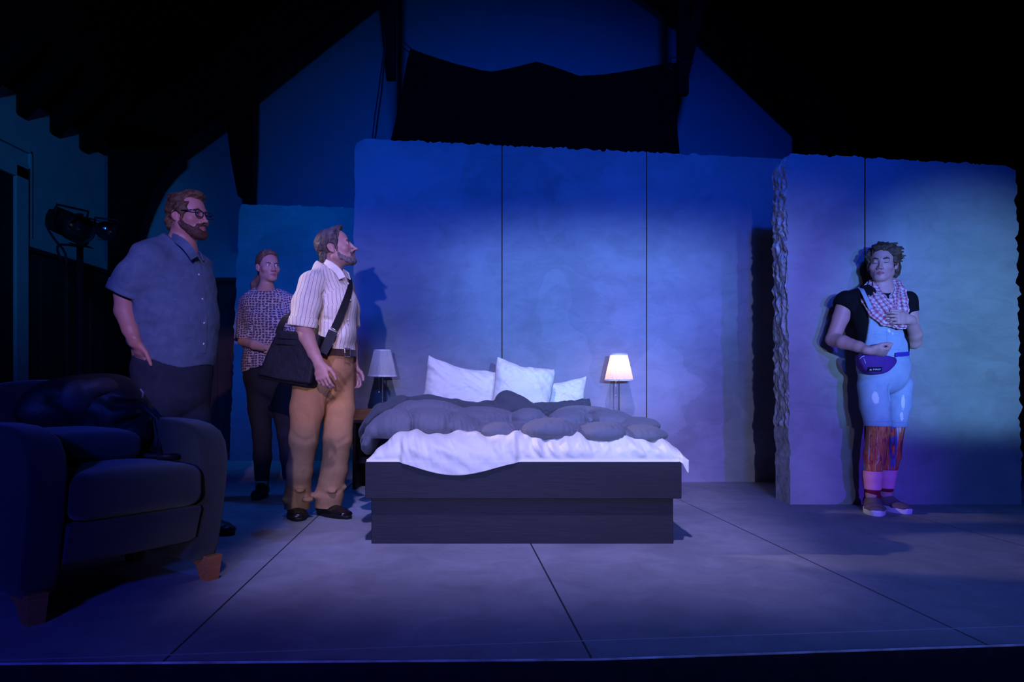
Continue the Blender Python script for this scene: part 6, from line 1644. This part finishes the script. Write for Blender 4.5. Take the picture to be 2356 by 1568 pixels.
    ts = [limb(st, rgt, 0.03), clip(limb(SL, None, 0.03), T(1943, 712, 0.05), (-0.55, 0, -0.84)), clip(limb(SL2, None, 0.03), T(2091, 718, 0.01), (0.15, 0, -1))]
    ts.append(ell(T(2032, 655, -0.0), (0.078, 0.13, 0.062), None, 0.006, 'sub'))
    ts.append(func(lambda x, y, z: -0.0025 * wob(x, y, z, 24, 3) - 0.0014 * wob(x, y, z, 60, 1)))
    sdf_mesh('t_shirt', ts, 0.005, cloth_mat('black_jersey', (0.006, 0.006, 0.008), 0.95, 0.2), root)
    # denim short overalls
    tears = [(T(1996, 882, -0.16), (0.012, 0.06, 0.022)), (T(1999, 868, -0.16), (0.020, 0.06, 0.008)), (T(2021, 914, -0.17), (0.018, 0.08, 0.040)), (T(2081, 925, -0.08), (0.010, 0.07, 0.045)), (T(2078, 958, -0.08), (0.010, 0.07, 0.028)), (T(2046, 761, -0.12), (0.008, 0.06, 0.012)), (T(2053, 767, -0.12), (0.003, 0.06, 0.012))]
    def tear_mask(vs):
        m = np.zeros(len(vs))
        for c_, r_ in tears: m = np.maximum(m, np.clip((1.35 - np.linalg.norm((vs - _v(c_)) / np.array(r_), axis=1)) * 1.6, 0, 1))
        return m
    t = NT('faded_light_denim', 0.9, 0.15); o = t.coord(); n = t.noise(o, 10, 5, 0.65, 0.6); f = t.noise(o, 380, 2, 0.6); fr = t.noise(t.mapping(o, (0.3, 1, 3)), 160, 2, 0.7)
    s = t.math('ADD', t.math('MULTIPLY', n, 0.65), t.math('MULTIPLY', f, 0.35)); cc = t.ramp(s, [(0.3, (0.22, 0.31, 0.43)), (0.7, (0.38, 0.46, 0.55))])
    m = t.math('MULTIPLY', t.attr('torn').outputs['Fac'], t.math('MULTIPLY_ADD', fr, 3.0, -0.5)); cc = t.mix(t.math('GREATER_THAN', m, 0.5), cc, (0.74, 0.68, 0.70)); t.color(cc); t.bump(s, 0.4, 0.01)
    den = t.m
    pR = [(T(2008, 885, -0.04), 0.088, 0.094), (T(2013, 930, -0.06), 0.084, 0.088), (T(2020, 978, -0.08), 0.074, 0.078)]
    pL = [(T(2067, 885, 0.02), 0.082, 0.092), (T(2065, 930, 0.02), 0.075, 0.084), (T(2060, 980, 0.0), 0.062, 0.070)]
    sh = [limb([(T(2032, 812, -0.01), 0.158, 0.108), (T(2033, 845, -0.02), 0.164, 0.110), (T(2035, 868, -0.02), 0.158, 0.106)], rgt, 0.03), limb(pR, rgt, 0.02), limb(pL, rgt, 0.012), plane(T(2032, 811), (0, 0, 1), 0.003)]
    c = np.array(_v(T(2020, 975))); sh.append(plane(c, (0, 0, -1), 0.003))
    def cr(L_, pts, r=0.005, k=0.02):
        for a, b in zip(pts, pts[1:]): L_.append(rc(T(*a), T(*b), r, r, k, 'sub'))
    cr(sh, [(2047, 886, -0.12), (2044, 930, -0.12), (2047, 978, -0.1)], 0.006, 0.010); cr(sh, [(2010, 884, -0.155), (2034, 890, -0.15)], 0.002, 0.01)
    sh.append(func(lambda x, y, z: -0.0022 * wob(x, y, z, 26, 3) - 0.0014 * wob(x, y, z, 60, 1)))
    shorts = sdf_mesh('overalls', sh, 0.0048, den, root, attrs={'torn': tear_mask})
    # bib: the front of the torso, grown outwards and cut to the bib outline
    bib = [limb(grow(torso, 0.018), rgt, 0.03), ell(T(2040, 785, -0.05), (0.09, 0.075, 0.08), None, 0.04), plane(T(2032, 735, -0.035), (0, 1, 0), 0.0)]
    xL = [(640, 1972), (680, 1986), (710, 2000), (740, 2004), (765, 2001), (790, 1996), (815, 1990), (840, 1970)]; xR = [(640, 2086), (755, 2078), (775, 2081), (790, 2090), (820, 2094), (840, 2096)]
    ys = np.array([a for a, b in xL]); zs = np.array([T(0, a, -0.1).z for a, b in xL])[::-1]; xs_ = np.array([T(b, 0, -0.1).x for a, b in xL])[::-1]
    zr = np.array([T(0, a, -0.1).z for a, b in xR])[::-1]; xr_ = np.array([T(b, 0, -0.1).x for a, b in xR])[::-1]
    bib.append(func(lambda x, y, z: np.interp(z, zs, xs_) - x, k=0.003, op='int')); bib.append(func(lambda x, y, z: x - np.interp(z, zr, xr_), k=0.003, op='int'))
    bib.append(plane(T(2030, 708, -0.1), (0, 0, 1), 0.004)); bib.append(plane(T(2030, 818, -0.1), (0, 0, -1), 0.004))
    bib.append(func(lambda x, y, z: -0.003 * wob(x, y, z, 30, 3) - 0.0015 * wob(x, y, z, 70, 1)))
    bb = sdf_mesh('bib', bib, 0.0045, den, shorts, attrs={'torn': tear_mask})
    hb = surface(bb); s0, n0 = hb(2006, 716, 0.002)
    ribbon('strap', [s0, T(2000, 703, -0.100), T(1993, 688, -0.078), T(1984, 669, -0.03), T(1978, 661, 0.03)], [n0, (0, -1, 0.1), (0, -1, 0.3), (-0.1, -0.7, 0.7), (-0.2, 0, 1)], 0.026, 0.003, den, shorts)
    for yy in (768, 801): tube('seam', [hb(x_, yy + (x_ - 2012) * 0.06, 0.0005)[0] for x_ in range(2010, 2076, 6)], 0.0014, den, bb, 6)
    tube('seam', [hb(2040 + (y_ - 762) * 0.06, y_, 0.0005)[0] for y_ in range(762, 806, 5)], 0.0014, den, bb, 6)
    for pts, nm in ((pR, 'hem'), (pL, 'hem')):
        c = _v(pts[-1][0]); a, b = pts[-1][1] + 0.004, pts[-1][2] + 0.004
        L_ = [limb([(c + np.array([0, 0, 0.05]), a + 0.002, b + 0.002), (c, a, b)], rgt, 0.0), plane(c + np.array([0, 0, 0.028]), (0, 0, 1), 0.003), plane(c + np.array([0, 0, -0.004]), (0, 0, -1), 0.003)]
        sdf_mesh(nm, L_, 0.0045, den, shorts, attrs={'torn': tear_mask})
    # printed leggings, pink socks over maroon ones
    tl = NT('muscle_print_leggings', 0.6, 0.3); o = tl.coord(); mp = tl.mapping(o, (1.0, 0.6, 0.11), (0.0, 0.10, 0.0)); n = tl.noise(mp, 42, 4, 0.6, 1.1); n2 = tl.noise(tl.mapping(o, (1.2, 1, 0.16)), 16, 3, 0.6, 0.4)
    a = tl.ramp(n, [(0.30, (0.045, 0.02, 0.04)), (0.42, (0.60, 0.06, 0.05)), (0.5, (0.75, 0.24, 0.07)), (0.56, (0.42, 0.05, 0.04)), (0.62, (0.75, 0.40, 0.16)), (0.70, (0.62, 0.55, 0.52))])
    b = tl.ramp(n, [(0.32, (0.03, 0.02, 0.08)), (0.5, (0.14, 0.10, 0.30)), (0.6, (0.10, 0.22, 0.24)), (0.72, (0.6, 0.55, 0.6))]); tl.color(tl.mix(tl.math('GREATER_THAN', n2, 0.57), a, b)); tl.bump(n, 0.2, 0.004)
    for leg in (legR, legL):
        zt_, zm, zs_ = _v(leg[2][0])[2] + 0.05, _v(T(0, 1083, -0.05))[2], _v(T(0, 1126, -0.07))[2]
        sdf_mesh('leggings', [limb(grow(leg, 0.006), rgt, 0.012), plane((0, 0, zt_), (0, 0, 1), 0.002), plane((0, 0, zm), (0, 0, -1), 0.002)], 0.004, tl.m, root)
    mp_ = cloth_mat('pink_knit', (0.92, 0.34, 0.46), 0.95, 0.06); mm = cloth_mat('maroon_knit', (0.20, 0.015, 0.03), 0.95, 0.1)
    for leg in (legR, legL):
        sk = sdf_mesh('sock', [limb(grow(leg[3:], 0.009), rgt, 0.01), plane((0, 0, _v(T(0, 1083, -0.05))[2]), (0, 0, 1), 0.002), plane((0, 0, _v(T(0, 1128, -0.07))[2]), (0, 0, -1), 0.002)], 0.0038, mp_, root)
        sk['label'] = 'pink upper sock'
        e_ = _v(leg[-1][0]); s2 = sdf_mesh('sock', [limb(grow(leg[3:], 0.004) + [(e_ + np.array([0.0, 0.0, -0.05]), 0.040, 0.044)], rgt, 0.01), plane((0, 0, _v(T(0, 1127, -0.07))[2]), (0, 0, 1), 0.002)], 0.0038, mm, root)
        s2['label'] = 'dark maroon lower sock'
    mu = cloth_mat('taupe_canvas', (0.17, 0.12, 0.13), 0.95, 0.08); mw = NT('white_rubber', 0.5, 0.4, (0.72, 0.70, 0.72)).m
    s1 = shoe(root, (*ftR[0], 0), (*ftR[1], 0), 0.118, mu, mw, 'shoe', 0.095, 0.030, toe_h=0.036); s2 = shoe(root, (*ftL[0], 0), (*ftL[1], 0), 0.112, mu, mw, 'shoe', 0.095, 0.030, toe_h=0.036)
    # scarf: loop around the neck, hanging in a deep fold
    bands = []
    def band(pts, k=0.012): bands.append(([(T(x, y, dy), a, b) for x, y, dy, a, b in pts]))
    band([(2040, 652, 0.10, 0.030, 0.022), (2005, 655, 0.085, 0.032, 0.022), (1990, 668, 0.03, 0.036, 0.022), (1998, 692, -0.05, 0.040, 0.020), (2014, 718, -0.10, 0.042, 0.020), (2036, 737, -0.125, 0.036, 0.018), (2058, 744, -0.135, 0.026, 0.018)])
    band([(2040, 650, 0.095, 0.026, 0.020), (2012, 652, 0.065, 0.028, 0.020), (2006, 668, 0.0, 0.028, 0.020), (2018, 690, -0.07, 0.030, 0.019), (2036, 714, -0.115, 0.030, 0.019), (2055, 736, -0.140, 0.026, 0.018), (2068, 748, -0.145, 0.022, 0.018), (2080, 750, -0.145, 0.018, 0.016)])
    band([(2040, 652, 0.10, 0.030, 0.022), (2062, 654, 0.07, 0.030, 0.022), (2070, 668, 0.0, 0.034, 0.022), (2073, 690, -0.065, 0.036, 0.020), (2076, 712, -0.105, 0.034, 0.020), (2076, 735, -0.13, 0.028, 0.018)])
    band([(2040, 648, 0.085, 0.024, 0.020), (2056, 652, 0.06, 0.026, 0.020), (2061, 664, 0.01, 0.028, 0.020), (2057, 684, -0.055, 0.026, 0.018), (2056, 708, -0.10, 0.024, 0.018), (2062, 732, -0.13, 0.022, 0.016)])
    band([(2030, 646, 0.08, 0.024, 0.020), (2012, 650, 0.05, 0.026, 0.020), (2013, 664, 0.0, 0.028, 0.020), (2026, 684, -0.06, 0.028, 0.018), (2044, 706, -0.105, 0.026, 0.018), (2060, 728, -0.13, 0.022, 0.016)])
    band([(2056, 672, -0.02, 0.016, 0.016), (2052, 690, -0.07, 0.017, 0.016), (2058, 715, -0.115, 0.020, 0.016), (2066, 738, -0.135, 0.020, 0.016)])
    sc = [limb(b, (1, 0, 0.2), 0.016) for b in bands]
    for b in bands: sc[-1].k = 0.008
    uvf = [limb_uv(b, (1, 0, 0.2)) for b in bands]
    def pleat(x, y, z):
        vs = np.stack([x, y, z], -1); best = None
        for f_ in uvf:
            U, W, Dd = f_(vs)
            if best is None: best = [U, Dd]
            else: m_ = Dd < best[1]; best[0] = np.where(m_, U, best[0]); best[1] = np.where(m_, Dd, best[1])
        return -0.0042 * np.sin(best[0] * 330) - 0.002 * wob(x, y, z, 50, 1)
    sc.append(func(pleat))
    t = NT('pink_plaid_cotton', 0.9, 0.15); uv = t.attr('cloth_uv').outputs['Vector']; U, Vv, K = t.sep(uv)
    a = t.math('LESS_THAN', t.math('PINGPONG', U, 0.012), 0.0052); b = t.math('LESS_THAN', t.math('PINGPONG', Vv, 0.014), 0.006)
    s = t.math('MULTIPLY', t.math('ADD', a, b), 0.5); cc = t.ramp(s, [(0.0, (0.66, 0.52, 0.56)), (0.5, (0.52, 0.24, 0.30)), (1.0, (0.40, 0.085, 0.15))], 'LINEAR'); t.color(cc); t.bump(t.noise(t.coord(), 90, 3), 0.3, 0.004)
    scarf = sdf_mesh('scarf', sc, 0.0036, t.m, root, attrs={'cloth_uv': uv_attr(uvf)})
    settle(root)
    # waist pack
    wp = thing('waist_pack', 'purple waist pack with black label strapped on the man in denim overalls', 'waist pack', T(2018, 836, -0.15))
    mp2 = cloth_mat('purple_nylon', (0.085, 0.025, 0.20), 0.6, 0.15, 0.5, 22); mst = cloth_mat('blue_webbing', (0.05, 0.03, 0.32), 0.7, 0.08)
    fr_ = -0.155
    ol = [(1974, 816), (1996, 812), (2030, 816), (2052, 818), (2064, 822), (2062, 832), (2052, 844), (2040, 856), (2022, 862), (2004, 861), (1988, 853), (1977, 840), (1973, 828)]
    pts = [_v(T(x, y, fr_ + 0.03 * ((x - 2015) / 45.0) ** 2)) for x, y in ol]; cen = np.mean(pts, 0)
    pk = [ell(cen + np.array([0, 0.03, 0]), (0.135, 0.080, 0.10), None, 0.0)]
    for p, q in zip(pts, pts[1:] + pts[:1]):
        e_ = np.array([q[0] - p[0], 0, q[2] - p[2]]); nn_ = nrm(np.cross(e_, (0, 1, 0))); nn_ = nn_ if nn_.dot(p - cen) > 0 else -nn_
        pk.append(plane(p, nn_, 0.012))
    pk.append(rc(T(1982, 826, -0.22), T(2055, 833, -0.20), 0.003, 0.003, 0.008, 'sub'))
    pk.append(func(lambda x, y, z: -0.003 * wob(x, y, z, 34, 2)))
    pk.append(plane(cen + np.array([0, 0.05, 0]), (0, 1, 0), 0.004))
    bd_ = rel(sdf_mesh('pouch', pk, 0.004, mp2), wp)
    hs = surface(bb); hq = [hs(x, y, 0.004) for x, y in ((2058, 816), (2066, 815), (2074, 814.5), (2082, 814), (2089, 813))]
    rel(ribbon('belt', [p for p, n in hq], [n for p, n in hq], 0.026, 0.006, mst), wp)
    hit = surface(bd_)
    onf = lambda px, py, dd=0.0: hit(px, py, dd)[0]
    n_ = (hit(2012, 848.5)[1]).normalized(); c_ = onf(2012, 848.5, 0.004)
    ax = Vector((0, 0, 1)).cross(n_).normalized(); ax = ax if ax.x > 0 else -ax; up = n_.cross(ax).normalized(); up = up if up.z > 0 else -up
    bm = bmesh.new(); f0 = bm.faces.new([bm.verts.new(c_ + ax * a_ + up * b_) for a_, b_ in ((-0.038, -0.0125), (0.038, -0.0125), (0.038, 0.0125), (-0.038, 0.0125))]); bmesh.ops.recalc_face_normals(bm, faces=bm.faces); bmesh.ops.solidify(bm, geom=bm.faces[:], thickness=0.006)
    lab = rel(from_bm('label_patch', bm, NT('black_woven_label', 0.8, 0.2, (0.006, 0.006, 0.010)).m), wp)
    mwht = NT('white_print', 0.7, 0.2, (0.75, 0.75, 0.78)).m
    fc = bpy.data.curves.new('lettering', 'FONT'); fc.body = 'EVEREST'; fc.size = 0.0125; fc.extrude = 0.0004; fc.align_x = 'LEFT'; fc.align_y = 'CENTER'
    fo = bpy.data.objects.new('lettering', fc); COL.objects.link(fo); bpy.context.view_layer.update()
    me = bpy.data.meshes.new_from_object(fo.evaluated_get(bpy.context.evaluated_depsgraph_get())); bpy.data.objects.remove(fo)
    me.materials.clear(); me.materials.append(mwht)
    nf = n_
    Mx = Matrix((ax, up, nf)).transposed().to_4x4(); Mx.translation = c_ - ax * 0.012 + n_ * 0.0068; w_ = max(v.co.x for v in me.vertices); k_ = 0.044 / w_
    me.transform(Mx @ Matrix.Diagonal((k_, 1.0, 1, 1)))
    lo2 = bpy.data.objects.new('lettering', me); link(lo2); lo2.parent = lab
    bm = bmesh.new(); o0 = c_ - ax * 0.024 + n_ * 0.0068
    for tri in (((-0.007, -0.005), (-0.001, 0.006), (0.000, -0.005)), ((0.001, -0.005), (0.0015, 0.003), (0.007, -0.005))):
        bm.faces.new([bm.verts.new(o0 + ax * a_ + up * b_) for a_, b_ in tri])
    emb = from_bm('emblem', bm, mwht); emb.parent = lab
    for pz in ([onf(1978, 826, .004), onf(1984, 821, .006), onf(1989, 819, .006)], [onf(1987, 825, .006), onf(1990, 831, .008), onf(1991, 836, .008)]):
        rel(tube('zip_pull', pz, 0.0022, plain('silver_cord', (0.6, 0.58, 0.62), 0.4, 0.5), None, 8), wp)
leaning_man()
